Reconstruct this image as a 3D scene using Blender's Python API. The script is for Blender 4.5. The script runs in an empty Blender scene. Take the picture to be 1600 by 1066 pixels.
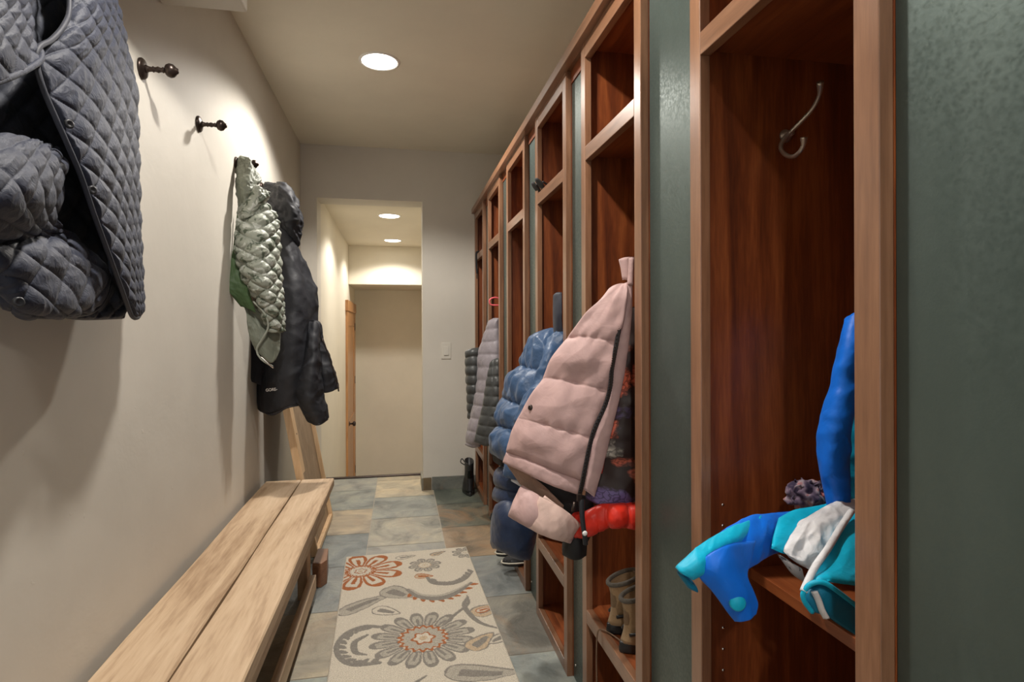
import bpy, bmesh, math, random
import numpy as np
from mathutils import Vector, noise, Matrix

sc = bpy.context.scene
col = sc.collection
R = math.radians
random.seed(4)

# ------------------------------------------------------------------ camera
FPX = 900.0
CAMZ = 1.142
YAW = math.atan(176.0 / FPX)
HOR = 517.0
SN, CS = math.sin(YAW), math.cos(YAW)
cam_d = bpy.data.cameras.new('camera')
cam = bpy.data.objects.new('camera', cam_d)
col.objects.link(cam)
cam.location = (0, 0, CAMZ)
cam.rotation_euler = (R(90), R(0.17), -YAW)
cam_d.sensor_width = 36.0
cam_d.lens = FPX / 1600 * 36
cam_d.shift_y = -(533 - HOR) / 1600
cam_d.clip_start = 0.02
sc.camera = cam

# ------------------------------------------------------------------ world, exposure
w = bpy.data.worlds.new('world'); sc.world = w
w.use_nodes = True
w.node_tree.nodes['Background'].inputs[0].default_value = (0.93, 0.96, 1.0, 1)
w.node_tree.nodes['Background'].inputs[1].default_value = 0.9
sc.view_settings.view_transform = 'Standard'
sc.view_settings.look = 'None'
sc.view_settings.gamma = 1
sc.view_settings.use_curve_mapping = False
sc.view_settings.exposure = 0.62
sc.cycles.max_bounces = 10
sc.cycles.diffuse_bounces = 6

CEIL = 2.44
HALLC = 2.11
LAMPS = [(-0.09, 2.84, CEIL, 64), (-0.12, 1.12, CEIL, 60), (-0.10, -0.75, CEIL, 40),
         (-0.08, 4.94, HALLC, 32), (-0.067, 6.27, HALLC, 30)]
LCOL = (1.0, 0.945, 0.87)

# ------------------------------------------------------------------ geometry helpers
def at(px, py, x=None, y=None, z=None):
    """a world point seen at this place of the photograph, on a given plane"""
    t = (px - 800) / FPX
    if x is not None:
        d = x / (t * CS + SN)
        return Vector((x, d * CS - t * d * SN, CAMZ + (HOR - py) * d / FPX))
    if y is not None:
        d = y / (CS - t * SN)
        return Vector((t * d * CS + d * SN, y, CAMZ + (HOR - py) * d / FPX))
    d = FPX * (z - CAMZ) / (HOR - py)
    return Vector((t * d * CS + d * SN, d * CS - t * d * SN, z))

def origin_of(parent):
    o = Vector((0, 0, 0))
    p = parent
    while p is not None:
        o += p.location
        p = p.parent
    return o

def link(name, me, mats, parent=None, base=None):
    ob = bpy.data.objects.new(name, me)
    col.objects.link(ob)
    if parent is not None:
        ob.parent = parent
        off = origin_of(parent)
    else:
        off = Vector(base) if base is not None else Vector((0, 0, 0))
        ob.location = off
    me.transform(Matrix.Translation(-off))
    for m in (mats if isinstance(mats, (list, tuple)) else [mats]):
        me.materials.append(m)
    return ob

class MB:
    def __init__(s):
        s.v = []; s.f = []; s.sm = []; s.mi = []
    def add(s, verts, faces, smooth=False, mi=0):
        n = len(s.v)
        s.v += [tuple(p) for p in verts]
        s.f += [tuple(i + n for i in f) for f in faces]
        s.sm += [smooth] * len(faces); s.mi += [mi] * len(faces)
        return s
    def box(s, x0, x1, y0, y1, z0, z1, mi=0):
        v = [(x, y, z) for x in (x0, x1) for y in (y0, y1) for z in (z0, z1)]
        return s.add(v, [(0, 1, 3, 2), (4, 6, 7, 5), (0, 4, 5, 1), (2, 3, 7, 6), (0, 2, 6, 4), (1, 5, 7, 3)], False, mi)
    def prism(s, pts, a, b, mi=0, axis='y'):
        n = len(pts)
        if axis == 'y': v = [(p[0], a, p[1]) for p in pts] + [(p[0], b, p[1]) for p in pts]
        elif axis == 'x': v = [(a, p[0], p[1]) for p in pts] + [(b, p[0], p[1]) for p in pts]
        else: v = [(p[0], p[1], a) for p in pts] + [(p[0], p[1], b) for p in pts]
        f = [tuple(range(n))[::-1], tuple(range(n, 2 * n))] + [(i, (i + 1) % n, n + (i + 1) % n, n + i) for i in range(n)]
        return s.add(v, f, False, mi)
    def loft(s, rings, cap=True, mi=0, smooth=True):
        n = len(rings[0]); v = [p for r in rings for p in r]; f = []
        for i in range(len(rings) - 1):
            for j in range(n):
                k = (j + 1) % n
                f.append((i * n + j, i * n + k, (i + 1) * n + k, (i + 1) * n + j))
        if cap:
            f.append(tuple(range(n))[::-1]); f.append(tuple((len(rings) - 1) * n + j for j in range(n)))
        return s.add(v, f, smooth, mi)
    def lathe(s, c, axis, prof, n=24, mi=0, cap=True):
        """prof: (distance along axis, radius)"""
        c = Vector(c); a = Vector(axis).normalized()
        u = a.orthogonal().normalized(); w_ = a.cross(u)
        return s.loft([[c + a * t + (u * math.cos(2 * math.pi * k / n) + w_ * math.sin(2 * math.pi * k / n)) * r for k in range(n)] for t, r in prof], cap, mi)
    def tube(s, pts, r, n=8, mi=0, sub=6, flat=1.0):
        P = crom([Vector(p) for p in pts], sub) if sub > 1 and len(pts) > 2 else [Vector(p) for p in pts]
        m = len(P); rings = []
        up = None
        for i, p in enumerate(P):
            tg = (P[min(i + 1, m - 1)] - P[max(i - 1, 0)]).normalized()
            if up is None: up = tg.orthogonal().normalized()
            up = (up - tg * up.dot(tg)).normalized()
            b = tg.cross(up)
            q = i / (m - 1)
            if callable(r): rr = r(q)
            elif isinstance(r, (list, tuple)):
                a = q * (len(r) - 1); k = min(int(a), len(r) - 2); rr = r[k] + (r[k + 1] - r[k]) * (a - k)
            else: rr = r
            rings.append([p + (up * math.cos(2 * math.pi * k / n) * flat + b * math.sin(2 * math.pi * k / n)) * rr for k in range(n)])
        return s.loft(rings, True, mi)
    def build(s, name, mats, parent=None, base=None, bevel=0, seg=2):
        me = bpy.data.meshes.new(name)
        me.from_pydata(s.v, [], s.f)
        me.polygons.foreach_set('use_smooth', s.sm)
        me.polygons.foreach_set('material_index', s.mi)
        bm = bmesh.new(); bm.from_mesh(me)
        bmesh.ops.recalc_face_normals(bm, faces=bm.faces)
        bm.to_mesh(me); bm.free()
        ob = link(name, me, mats, parent, base)
        if bevel:
            b = ob.modifiers.new('bevel', 'BEVEL'); b.width = bevel; b.segments = seg; b.limit_method = 'ANGLE'; b.angle_limit = R(40)
        return ob

def crom(P, sub):
    out = []
    n = len(P)
    for i in range(n - 1):
        p0 = P[i - 1] if i > 0 else P[0] * 2 - P[1]
        p1, p2 = P[i], P[i + 1]
        p3 = P[i + 2] if i + 2 < n else P[n - 1] * 2 - P[n - 2]
        for k in range(sub):
            t = k / sub
            out.append(0.5 * ((2 * p1) + (p2 - p0) * t + (2 * p0 - 5 * p1 + 4 * p2 - p3) * t * t + (3 * p1 - p0 - 3 * p2 + p3) * t ** 3))
    out.append(P[-1].copy())
    return out

def interp(A, m):
    """Catmull-Rom along axis 0 of an (n, ..., 3) array into m samples"""
    n = A.shape[0]
    t = np.linspace(0, n - 1, m); i = np.minimum(t.astype(int), n - 2); f = t - i
    E = np.concatenate([2 * A[:1] - A[1:2], A, 2 * A[-1:] - A[-2:-1]])
    sh = (m,) + (1,) * (A.ndim - 1); f = f.reshape(sh)
    p0, p1, p2, p3 = E[i], E[i + 1], E[i + 2], E[i + 3]
    return 0.5 * (2 * p1 + (p2 - p0) * f + (2 * p0 - 5 * p1 + 4 * p2 - p3) * f ** 2 + (3 * p1 - p0 - 3 * p2 + p3) * f ** 3), t

_rng = np.random.RandomState(7)
_G = _rng.rand(64, 64)
def vn(a, b):
    """smooth value noise, arrays"""
    ia = np.floor(a).astype(int); ib = np.floor(b).astype(int); fa = a - ia; fb = b - ib
    fa = fa * fa * (3 - 2 * fa); fb = fb * fb * (3 - 2 * fb)
    g = lambda x, y: _G[x % 64, y % 64]
    return (g(ia, ib) * (1 - fa) + g(ia + 1, ib) * fa) * (1 - fb) + (g(ia, ib + 1) * (1 - fa) + g(ia + 1, ib + 1) * fa) * fb - 0.5

def cloth(name, rows, mats, parent=None, base=None, nu=60, nv=80, disp=None, th=0.008, ew=0.02, wr=0.0, wf=14, toward=(0, 0, 1.142), stiff=False):
    """a sheet of fabric with thickness through rows of control points; disp(u,v,r,s,t) lifts it toward the room"""
    A = np.array([[list(p) for p in r] for r in rows], dtype=float)
    B, tr = interp(A, nv)
    Bt, tc = interp(np.swapaxes(B, 0, 1), nu)
    Pg = np.swapaxes(Bt, 0, 1)                                   # nv, nu, 3
    du = np.gradient(Pg, axis=1); dv = np.gradient(Pg, axis=0)
    N = np.cross(du, dv); N /= (np.linalg.norm(N, axis=2, keepdims=True) + 1e-12)
    view = np.array(toward) - Pg.reshape(-1, 3).mean(0)
    if (N.reshape(-1, 3).mean(0) * view).sum() < 0: N = -N
    S = np.cumsum(np.linalg.norm(du, axis=2), axis=1).mean(0)[None, :] * np.ones((nv, 1))
    T = np.cumsum(np.linalg.norm(dv, axis=2), axis=0)
    T = T.mean(1)[:, None] * np.ones((1, nu))
    U = np.linspace(0, 1, nu)[None, :] * np.ones((nv, 1)); V = np.linspace(0, 1, nv)[:, None] * np.ones((1, nu))
    RR = tr[:, None] * np.ones((1, nu))
    W = S.max(); H = T.max()
    e = np.minimum(np.minimum(U, 1 - U) * W, np.minimum(V, 1 - V) * H)
    q = np.clip(e / ew, 0, 1); edge = np.sqrt(1 - (1 - q) ** 2)
    D = np.zeros_like(U)
    if disp is not None: D = D + disp(U, V, RR, S, T) * edge
    if wr:
        x, z = S * wf, T * wf
        D = D + wr * (.7 * vn(x * .8 + 2 * vn(z * .5, x * .5), z * .45) + .9 * (.16 - np.abs(vn(x * .9 + z * .5 + 9, z * .5 - x * .25 + 1.5 * vn(x * .6, z * .6)))) + .5 * (.16 - np.abs(vn(x * 1.9 - z * 1.1 + 5, z * 1.3 + x * .8))) + .14 * vn(x * 4.5, z * 4 + 5))
    F = Pg + N * (th * edge + D)[..., None]
    Bk = Pg - N * (th * edge - np.minimum(D, 0) * 0)[..., None] + N * (D * 0.15)[..., None]
    v = np.concatenate([F.reshape(-1, 3), Bk.reshape(-1, 3)])
    idx = np.arange(nv * nu).reshape(nv, nu); o = nv * nu
    a, b, c, d = idx[:-1, :-1].ravel(), idx[:-1, 1:].ravel(), idx[1:, 1:].ravel(), idx[1:, :-1].ravel()
    fs = np.concatenate([np.stack([a, b, c, d], 1), np.stack([d + o, c + o, b + o, a + o], 1)])
    ring = np.concatenate([idx[0, :], idx[1:, -1], idx[-1, -2::-1], idx[-2:0:-1, 0]])
    r2 = np.roll(ring, -1)
    fs = np.concatenate([fs, np.stack([ring + o, r2 + o, r2, ring], 1)])
    me = bpy.data.meshes.new(name)
    me.from_pydata(v.tolist(), [], fs.tolist())
    me.polygons.foreach_set('use_smooth', [True] * len(me.polygons))
    uv = me.uv_layers.new(name='cloth')
    li = np.empty(len(me.loops), dtype=np.int32); me.loops.foreach_get('vertex_index', li)
    st = np.stack([S.ravel(), T.ravel()], 1); st = np.concatenate([st, st])
    uv.data.foreach_set('uv', st[li].astype(np.float32).ravel())
    bm = bmesh.new(); bm.from_mesh(me); bmesh.ops.recalc_face_normals(bm, faces=bm.faces); bm.to_mesh(me); bm.free()
    return link(name, me, mats, parent, base)

def empty(name, loc, label=None, cat=None, group=None):
    o = bpy.data.objects.new(name, None); col.objects.link(o)
    o.location = loc; o.empty_display_size = 0.05
    tag(o, label, cat, group)
    return o

def tag(o, label=None, cat=None, group=None, kind=None):
    if label: o['label'] = label
    if cat: o['category'] = cat
    if group: o['group'] = group
    if kind: o['kind'] = kind
    return o

def struct(o):
    o['kind'] = 'structure'; return o

# ------------------------------------------------------------------ materials
def new_mat(name):
    m = bpy.data.materials.new(name); m.use_nodes = True
    nt = m.node_tree
    return m, nt, nt.nodes['Principled BSDF']

def nd(nt, t, **kw):
    n = nt.nodes.new(t)
    for k, v in kw.items():
        if hasattr(n, k) and not k.startswith('i_'): setattr(n, k, v)
        elif k.startswith('i_'): n.inputs[k[2:]].default_value = v
    return n

def ramp(nt, src, stops):
    r = nt.nodes.new('ShaderNodeValToRGB')
    el = r.color_ramp.elements
    while len(el) < len(stops): el.new(0.5)
    for e, (p, c) in zip(el, stops):
        e.position = p; e.color = (*c, 1)
    nt.links.new(src, r.inputs[0])
    return r

def coords(nt, kind='Object', scale=(1, 1, 1), rot=(0, 0, 0)):
    tc = nt.nodes.new('ShaderNodeTexCoord'); mp = nt.nodes.new('ShaderNodeMapping')
    mp.inputs['Scale'].default_value = scale; mp.inputs['Rotation'].default_value = rot
    nt.links.new(tc.outputs[kind], mp.inputs[0])
    return mp.outputs[0]

def noise_n(nt, vec, scale, detail=4, rough=.5, dist=0):
    n = nt.nodes.new('ShaderNodeTexNoise')
    n.inputs['Scale'].default_value = scale; n.inputs['Detail'].default_value = detail
    n.inputs['Roughness'].default_value = rough; n.inputs['Distortion'].default_value = dist
    if vec is not None: nt.links.new(vec, n.inputs['Vector'])
    return n.outputs['Fac']

def bump(nt, bs, src, strength, dist=0.002):
    b = nt.nodes.new('ShaderNodeBump'); b.inputs['Strength'].default_value = strength; b.inputs['Distance'].default_value = dist
    nt.links.new(src, b.inputs['Height']); nt.links.new(b.outputs[0], bs.inputs['Normal'])
    return b

def plain(name, c, rough=.5, metal=0, coat=0, var=.12, vs=30, bstr=0, bs_=200, spec=.5, sheen=0):
    m, nt, bs = new_mat(name)
    v = coords(nt)
    f = noise_n(nt, v, vs, 4)
    lo = tuple(max(0, k * (1 - var)) for k in c); hi = tuple(k * (1 + var) for k in c)
    r = ramp(nt, f, [(.3, lo), (.7, hi)])
    nt.links.new(r.outputs[0], bs.inputs['Base Color'])
    bs.inputs['Roughness'].default_value = rough; bs.inputs['Metallic'].default_value = metal
    bs.inputs['Coat Weight'].default_value = coat; bs.inputs['Specular IOR Level'].default_value = spec
    if sheen: bs.inputs['Sheen Weight'].default_value = sheen
    if bstr: bump(nt, bs, noise_n(nt, v, bs_, 3), bstr, .001)
    return m

def wood(name, c1, c2, c3, axis='z', rough=.35, coat=.3, sc_=1.0, kind='Object', rings=True):
    m, nt, bs = new_mat(name)
    s = {'z': (14, 14, 1.1), 'y': (14, 1.1, 14), 'x': (1.1, 14, 14)}[axis]
    v = coords(nt, kind, tuple(k * sc_ for k in s))
    f = noise_n(nt, v, 1.4, 5, .55, 1.2)
    g = noise_n(nt, coords(nt, kind, tuple(k * sc_ * 9 for k in s)), 1.5, 3, .6)
    mx = nt.nodes.new('ShaderNodeMath'); mx.operation = 'MULTIPLY_ADD'
    nt.links.new(g, mx.inputs[0]); mx.inputs[1].default_value = .45; nt.links.new(f, mx.inputs[2])
    r = ramp(nt, mx.outputs[0], [(.45, c1), (.72, c2), (.95, c3)])
    nt.links.new(r.outputs[0], bs.inputs['Base Color'])
    bs.inputs['Roughness'].default_value = rough; bs.inputs['Coat Weight'].default_value = coat
    bs.inputs['Coat Roughness'].default_value = .28
    bump(nt, bs, mx.outputs[0], .08, .001)
    return m

def plaster(name, c, rough=.6):
    m, nt, bs = new_mat(name)
    v = coords(nt)
    r = ramp(nt, noise_n(nt, v, 2.2, 6, .6), [(.3, tuple(k * .95 for k in c)), (.7, tuple(k * 1.04 for k in c))])
    nt.links.new(r.outputs[0], bs.inputs['Base Color'])
    bs.inputs['Roughness'].default_value = rough
    big = noise_n(nt, v, 3.5, 5, .55, .4)
    sp = noise_n(nt, v, 45, 2, .5)
    tr = ramp(nt, sp, [(.68, (0, 0, 0)), (.74, (1, 1, 1))])
    rg = ramp(nt, noise_n(nt, v, 6, 2), [(.52, (0, 0, 0)), (.62, (1, 1, 1))])
    mu = nt.nodes.new('ShaderNodeMath'); mu.operation = 'MULTIPLY'
    nt.links.new(tr.outputs[0], mu.inputs[0]); nt.links.new(rg.outputs[0], mu.inputs[1])
    ad = nt.nodes.new('ShaderNodeMath'); ad.operation = 'MULTIPLY_ADD'
    nt.links.new(mu.outputs[0], ad.inputs[0]); ad.inputs[1].default_value = .12; nt.links.new(big, ad.inputs[2])
    bump(nt, bs, ad.outputs[0], .35, .01)
    return m

M = {}
M['wall'] = plaster('wall_paint', (.60, .565, .50))
M['ceil'] = plaster('ceiling_paint', (.75, .705, .595))
M['hall'] = plaster('hall_paint', (.70, .65, .54))
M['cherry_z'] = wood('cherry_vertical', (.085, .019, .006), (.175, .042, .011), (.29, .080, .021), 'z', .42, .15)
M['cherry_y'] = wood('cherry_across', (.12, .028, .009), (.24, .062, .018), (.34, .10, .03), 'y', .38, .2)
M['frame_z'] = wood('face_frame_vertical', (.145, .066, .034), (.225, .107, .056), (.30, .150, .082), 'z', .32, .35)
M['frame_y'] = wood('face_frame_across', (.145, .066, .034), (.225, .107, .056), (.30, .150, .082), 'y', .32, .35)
M['bench'] = wood('worn_pine', (.27, .165, .09), (.50, .355, .225), (.60, .45, .305), 'y', .6, .0, .62)
M['bench_z'] = wood('worn_pine_upright', (.28, .16, .08), (.42, .26, .14), (.52, .34, .20), 'z', .6, .0, .6)
M['pine'] = wood('pale_pine', (.55, .34, .17), (.68, .46, .26), (.76, .55, .34), 'z', .5, .05, .6)
M['veneer'] = wood('brown_veneer', (.17, .115, .07), (.30, .205, .125), (.40, .285, .185), 'z', .55, .0, 2.4)
M['block'] = wood('reddish_block', (.13, .055, .028), (.22, .10, .05), (.30, .15, .08), 'y', .5, .1)
M['alder'] = wood('knotty_alder', (.28, .12, .04), (.46, .22, .08), (.58, .31, .13), 'z', .4, .2)
M['bronze'] = plain('oil_rubbed_bronze', (.055, .040, .034), .32, .75, var=.2, vs=60)
M['nickel'] = plain('brushed_nickel', (.55, .50, .43), .38, .85, var=.05)
M['steel'] = plain('screw_steel', (.75, .75, .72), .25, 1.0, var=.05)
M['white_plastic'] = plain('almond_plastic', (.62, .59, .52), .4, var=.02)
M['black_rubber'] = plain('black_rubber', (.018, .018, .019), .35, var=.2)
M['black_cloth'] = plain('black_cloth', (.012, .012, .013), .75, var=.3, bstr=.1)

# galvanised sheet: dark grey-green with spangle
m, nt, bs = new_mat('grey_green_metal')
v = coords(nt)
vo = nt.nodes.new('ShaderNodeTexVoronoi'); vo.inputs['Scale'].default_value = 150; nt.links.new(v, vo.inputs['Vector'])
rr = ramp(nt, noise_n(nt, coords(nt, 'Object', (1, 1, .5)), 3, 6, .65), [(.3, (.070, .098, .090)), (.7, (.108, .142, .130))])
nt.links.new(rr.outputs[0], bs.inputs['Base Color'])
bs.inputs['Metallic'].default_value = .55
r2 = ramp(nt, vo.outputs['Distance'], [(0, (.30, .30, .30)), (.8, (.46, .46, .46))])
nt.links.new(r2.outputs[0], bs.inputs['Roughness'])
bump(nt, bs, noise_n(nt, v, 260, 2), .10, .001)
M['metal'] = m

# slate floor tiles: own colour per tile, cloudy stone on top
m, nt, bs = new_mat('slate_tiles')
at_ = nt.nodes.new('ShaderNodeAttribute'); at_.attribute_name = 'tile'
v = coords(nt)
n1 = noise_n(nt, v, 5.0, 8, .62, .8)
n2 = noise_n(nt, v, 2.3, 5, .6, 1.5)
n3 = noise_n(nt, v, 38, 5, .65)
mul = nt.nodes.new('ShaderNodeMix'); mul.data_type = 'RGBA'; mul.blend_type = 'MULTIPLY'; mul.inputs[0].default_value = 1
cl = ramp(nt, n1, [(.30, (.45, .46, .46)), (.5, (.92, .90, .87)), (.70, (1.35, 1.27, 1.12))])
nt.links.new(at_.outputs['Color'], mul.inputs[6]); nt.links.new(cl.outputs[0], mul.inputs[7])
rust = nt.nodes.new('ShaderNodeMix'); rust.data_type = 'RGBA'; rust.inputs[7].default_value = (.34, .20, .105, 1)
rf = ramp(nt, n2, [(.50, (0, 0, 0)), (.66, (.75, .75, .75))])
am = nt.nodes.new('ShaderNodeMath'); am.operation = 'MULTIPLY'
nt.links.new(rf.outputs[0], am.inputs[0]); nt.links.new(at_.outputs['Alpha'], am.inputs[1])
nt.links.new(am.outputs[0], rust.inputs[0]); nt.links.new(mul.outputs[2], rust.inputs[6])
nt.links.new(rust.outputs[2], bs.inputs['Base Color'])
bs.inputs['Roughness'].default_value = .48
hb = nt.nodes.new('ShaderNodeMath'); hb.operation = 'MULTIPLY_ADD'
nt.links.new(n3, hb.inputs[0]); hb.inputs[1].default_value = .25; nt.links.new(n1, hb.inputs[2])
bump(nt, bs, hb.outputs[0], .7, .012)
M['slate'] = m
M['grout'] = plain('grout', (.38, .34, .28), .8, var=.1)

def fabric(name, c, rough=.6, sheen=.2, wr=.25, ws=22, var=.1, c2=None, c3=None, pat=9):
    m, nt, bs = new_mat(name)
    v = coords(nt)
    if c2 is not None:
        f = noise_n(nt, v, pat, 3, .55, .6)
        st = [(.40, c), (.46, c2)] + ([(.58, c2), (.62, c3)] if c3 else [])
        r = ramp(nt, f, st); 
        if c3: r.color_ramp.interpolation = 'EASE'
    else:
        f = noise_n(nt, v, 25, 4)
        r = ramp(nt, f, [(.3, tuple(k * (1 - var) for k in c)), (.7, tuple(k * (1 + var) for k in c))])
    nt.links.new(r.outputs[0], bs.inputs['Base Color'])
    bs.inputs['Roughness'].default_value = rough
    bs.inputs['Sheen Weight'].default_value = sheen * .4
    bs.inputs['Specular IOR Level'].default_value = .35
    bump(nt, bs, noise_n(nt, v, ws, 5, .55, 1.0), wr, .01)
    return m

M['navy_quilt'] = fabric('slate_blue_nylon', (.024, .029, .050), .62, .1, .3, 60)
M['navy_trim'] = fabric('dark_binding', (.028, .031, .045), .6, .1, .1)
M['lining'] = fabric('dark_quilt_lining', (.036, .040, .055), .6, .1, .35, 30)
M['camo'] = fabric('grey_green_camo', (.085, .105, .075), .42, .1, .35, 34, c2=(.27, .29, .245), c3=(.45, .47, .43), pat=30)
M['olive'] = fabric('grey_olive_fabric', (.17, .185, .145), .5, .2, .3)
M['olive2'] = fabric('pale_olive_edging', (.30, .32, .27), .5, .2, .2)
M['green'] = fabric('green_fabric', (.045, .085, .03), .55, .2, .3)
M['charcoal'] = fabric('charcoal_shell', (.021, .022, .027), .6, .0, .2, 30)
M['charcoal2'] = fabric('charcoal_trim', (.022, .022, .026), .45, .1, .15)
M['pink'] = fabric('dusty_pink_nylon', (.49, .325, .31), .6, .15, .3, 16)
M['pink2'] = fabric('pale_pink_lining', (.66, .47, .41), .6, .2, .3, 16)
M['beige_fur'] = fabric('taupe_lining', (.27, .17, .12), .7, .3, .5, 40)
M['blue_puff'] = fabric('denim_blue_nylon', (.040, .088, .185), .42, .2, .4, 24)
M['navy_puff'] = fabric('navy_nylon', (.015, .029, .070), .45, .2, .3, 24)
M['red'] = fabric('red_nylon', (.72, .030, .014), .42, .1, .3, 22)
M['grey_puff'] = fabric('mauve_grey_nylon', (.25, .225, .245), .45, .2, .3, 26)
M['dark_puff'] = fabric('charcoal_green_nylon', (.055, .058, .058), .38, .1, .3, 26)
M['blue'] = fabric('royal_blue_shell', (.0, .15, .72), .5, .1, .25, 18)
M['cyan'] = fabric('turquoise_shell', (.0, .42, .64), .5, .1, .25, 18)
M['cyan_dk'] = fabric('teal_lining', (.0, .15, .26), .55, .1, .2, 18)
M['white_cl'] = fabric('white_shell', (.68, .68, .70), .55, .1, .35, 30)
M['print'] = fabric('grey_black_print', (.03, .03, .035), .6, .1, .2, c2=(.30, .28, .28), c3=(.08, .08, .09), pat=60)
M['white_label'] = plain('white_print', (.85, .85, .85), .6, var=.02)
M['pink_plastic'] = plain('coral_plastic', (.85, .14, .17), .3, var=.05)
M['tan'] = fabric('tan_suede', (.33, .22, .12), .8, .3, .3, 60)
M['grey_lace'] = fabric('grey_lining', (.12, .105, .085), .8, .3, .5, 80)
M['cord'] = plain('brown_cord', (.20, .12, .07), .7, var=.2, vs=200)

# dark floral print
m, nt, bs = new_mat('floral_print')
v = coords(nt, 'UV')
vo = nt.nodes.new('ShaderNodeTexVoronoi'); vo.inputs['Scale'].default_value = 11; vo.inputs['Randomness'].default_value = .75
dn = nt.nodes.new('ShaderNodeTexNoise'); dn.inputs['Scale'].default_value = 45; nt.links.new(v, dn.inputs['Vector'])
mv = nt.nodes.new('ShaderNodeMix'); mv.data_type = 'RGBA'; mv.blend_type = 'LINEAR_LIGHT'; mv.inputs[0].default_value = .018
nt.links.new(v, mv.inputs[6]); nt.links.new(dn.outputs['Color'], mv.inputs[7]); nt.links.new(mv.outputs[2], vo.inputs['Vector'])
sep = nt.nodes.new('ShaderNodeSeparateColor'); nt.links.new(vo.outputs['Color'], sep.inputs[0])
pc = ramp(nt, sep.outputs[0], [(.0, (.75, .18, .10)), (.38, (.80, .28, .17)), (.40, (.52, .50, .42)), (.55, (.58, .55, .46)), (.57, (.14, .11, .26)), (.75, (.16, .12, .3)), (.77, (.7, .16, .09))])
pc.color_ramp.interpolation = 'CONSTANT'
ms = ramp(nt, vo.outputs['Distance'], [(.40, (1, 1, 1)), (.52, (0, 0, 0))])
vo2 = nt.nodes.new('ShaderNodeTexVoronoi'); vo2.inputs['Scale'].default_value = 60; vo2.feature = 'DISTANCE_TO_EDGE'; nt.links.new(mv.outputs[2], vo2.inputs['Vector'])
pt = ramp(nt, vo2.outputs['Distance'], [(.0, (.25, .25, .25)), (.12, (1, 1, 1))])
mm = nt.nodes.new('ShaderNodeMix'); mm.data_type = 'RGBA'; mm.blend_type = 'MULTIPLY'; mm.inputs[0].default_value = 1
nt.links.new(pc.outputs[0], mm.inputs[6]); nt.links.new(pt.outputs[0], mm.inputs[7])
mo = nt.nodes.new('ShaderNodeMix'); mo.data_type = 'RGBA'; mo.inputs[6].default_value = (.028, .016, .014, 1)
nt.links.new(ms.outputs[0], mo.inputs[0]); nt.links.new(mm.outputs[2], mo.inputs[7]); nt.links.new(mo.outputs[2], bs.inputs['Base Color'])
bs.inputs['Roughness'].default_value = .55
M['floral'] = m

# knitted multicolour scarf
m, nt, bs = new_mat('speckled_knit')
v = coords(nt)
r = ramp(nt, noise_n(nt, v, 42, 2, .5), [(.36, (.03, .02, .05)), (.48, (.16, .11, .16)), (.55, (.30, .25, .28)), (.66, (.42, .06, .06))])
nt.links.new(r.outputs[0], bs.inputs['Base Color']); bs.inputs['Roughness'].default_value = .9
M['knit'] = m

# rug wool
m, nt, bs = new_mat('rug_wool')
a_ = nt.nodes.new('ShaderNodeAttribute'); a_.attribute_name = 'wool'
v = coords(nt)
sp = noise_n(nt, v, 330, 2, .6)
cr = ramp(nt, sp, [(.3, (.62, .60, .58)), (.7, (1.2, 1.2, 1.2))])
mm = nt.nodes.new('ShaderNodeMix'); mm.data_type = 'RGBA'; mm.blend_type = 'MULTIPLY'; mm.inputs[0].default_value = 1
nt.links.new(a_.outputs['Color'], mm.inputs[6]); nt.links.new(cr.outputs[0], mm.inputs[7]); nt.links.new(mm.outputs[2], bs.inputs['Base Color'])
bs.inputs['Roughness'].default_value = .95
bump(nt, bs, sp, .8, .004)
M['rug'] = m

m, nt, bs = new_mat('lamp_lens')
bs.inputs['Base Color'].default_value = (1, 1, 1, 1)
bs.inputs['Emission Color'].default_value = (1, .95, .86, 1); bs.inputs['Emission Strength'].default_value = 14
M['lens'] = m
M['trim_white'] = plain('lamp_trim_white', (.8, .78, .74), .4, var=.02)

# ------------------------------------------------------------------ room shell
WL = -0.667; YB = 4.18; FX = 0.54; MX = 0.562; WR = 0.94; YF = -1.9
HALL_L = -0.56; HALL_R = 0.62; YH = 7.62; LOWZ = -0.82; JR = 0.165; DT = 2.07

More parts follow.
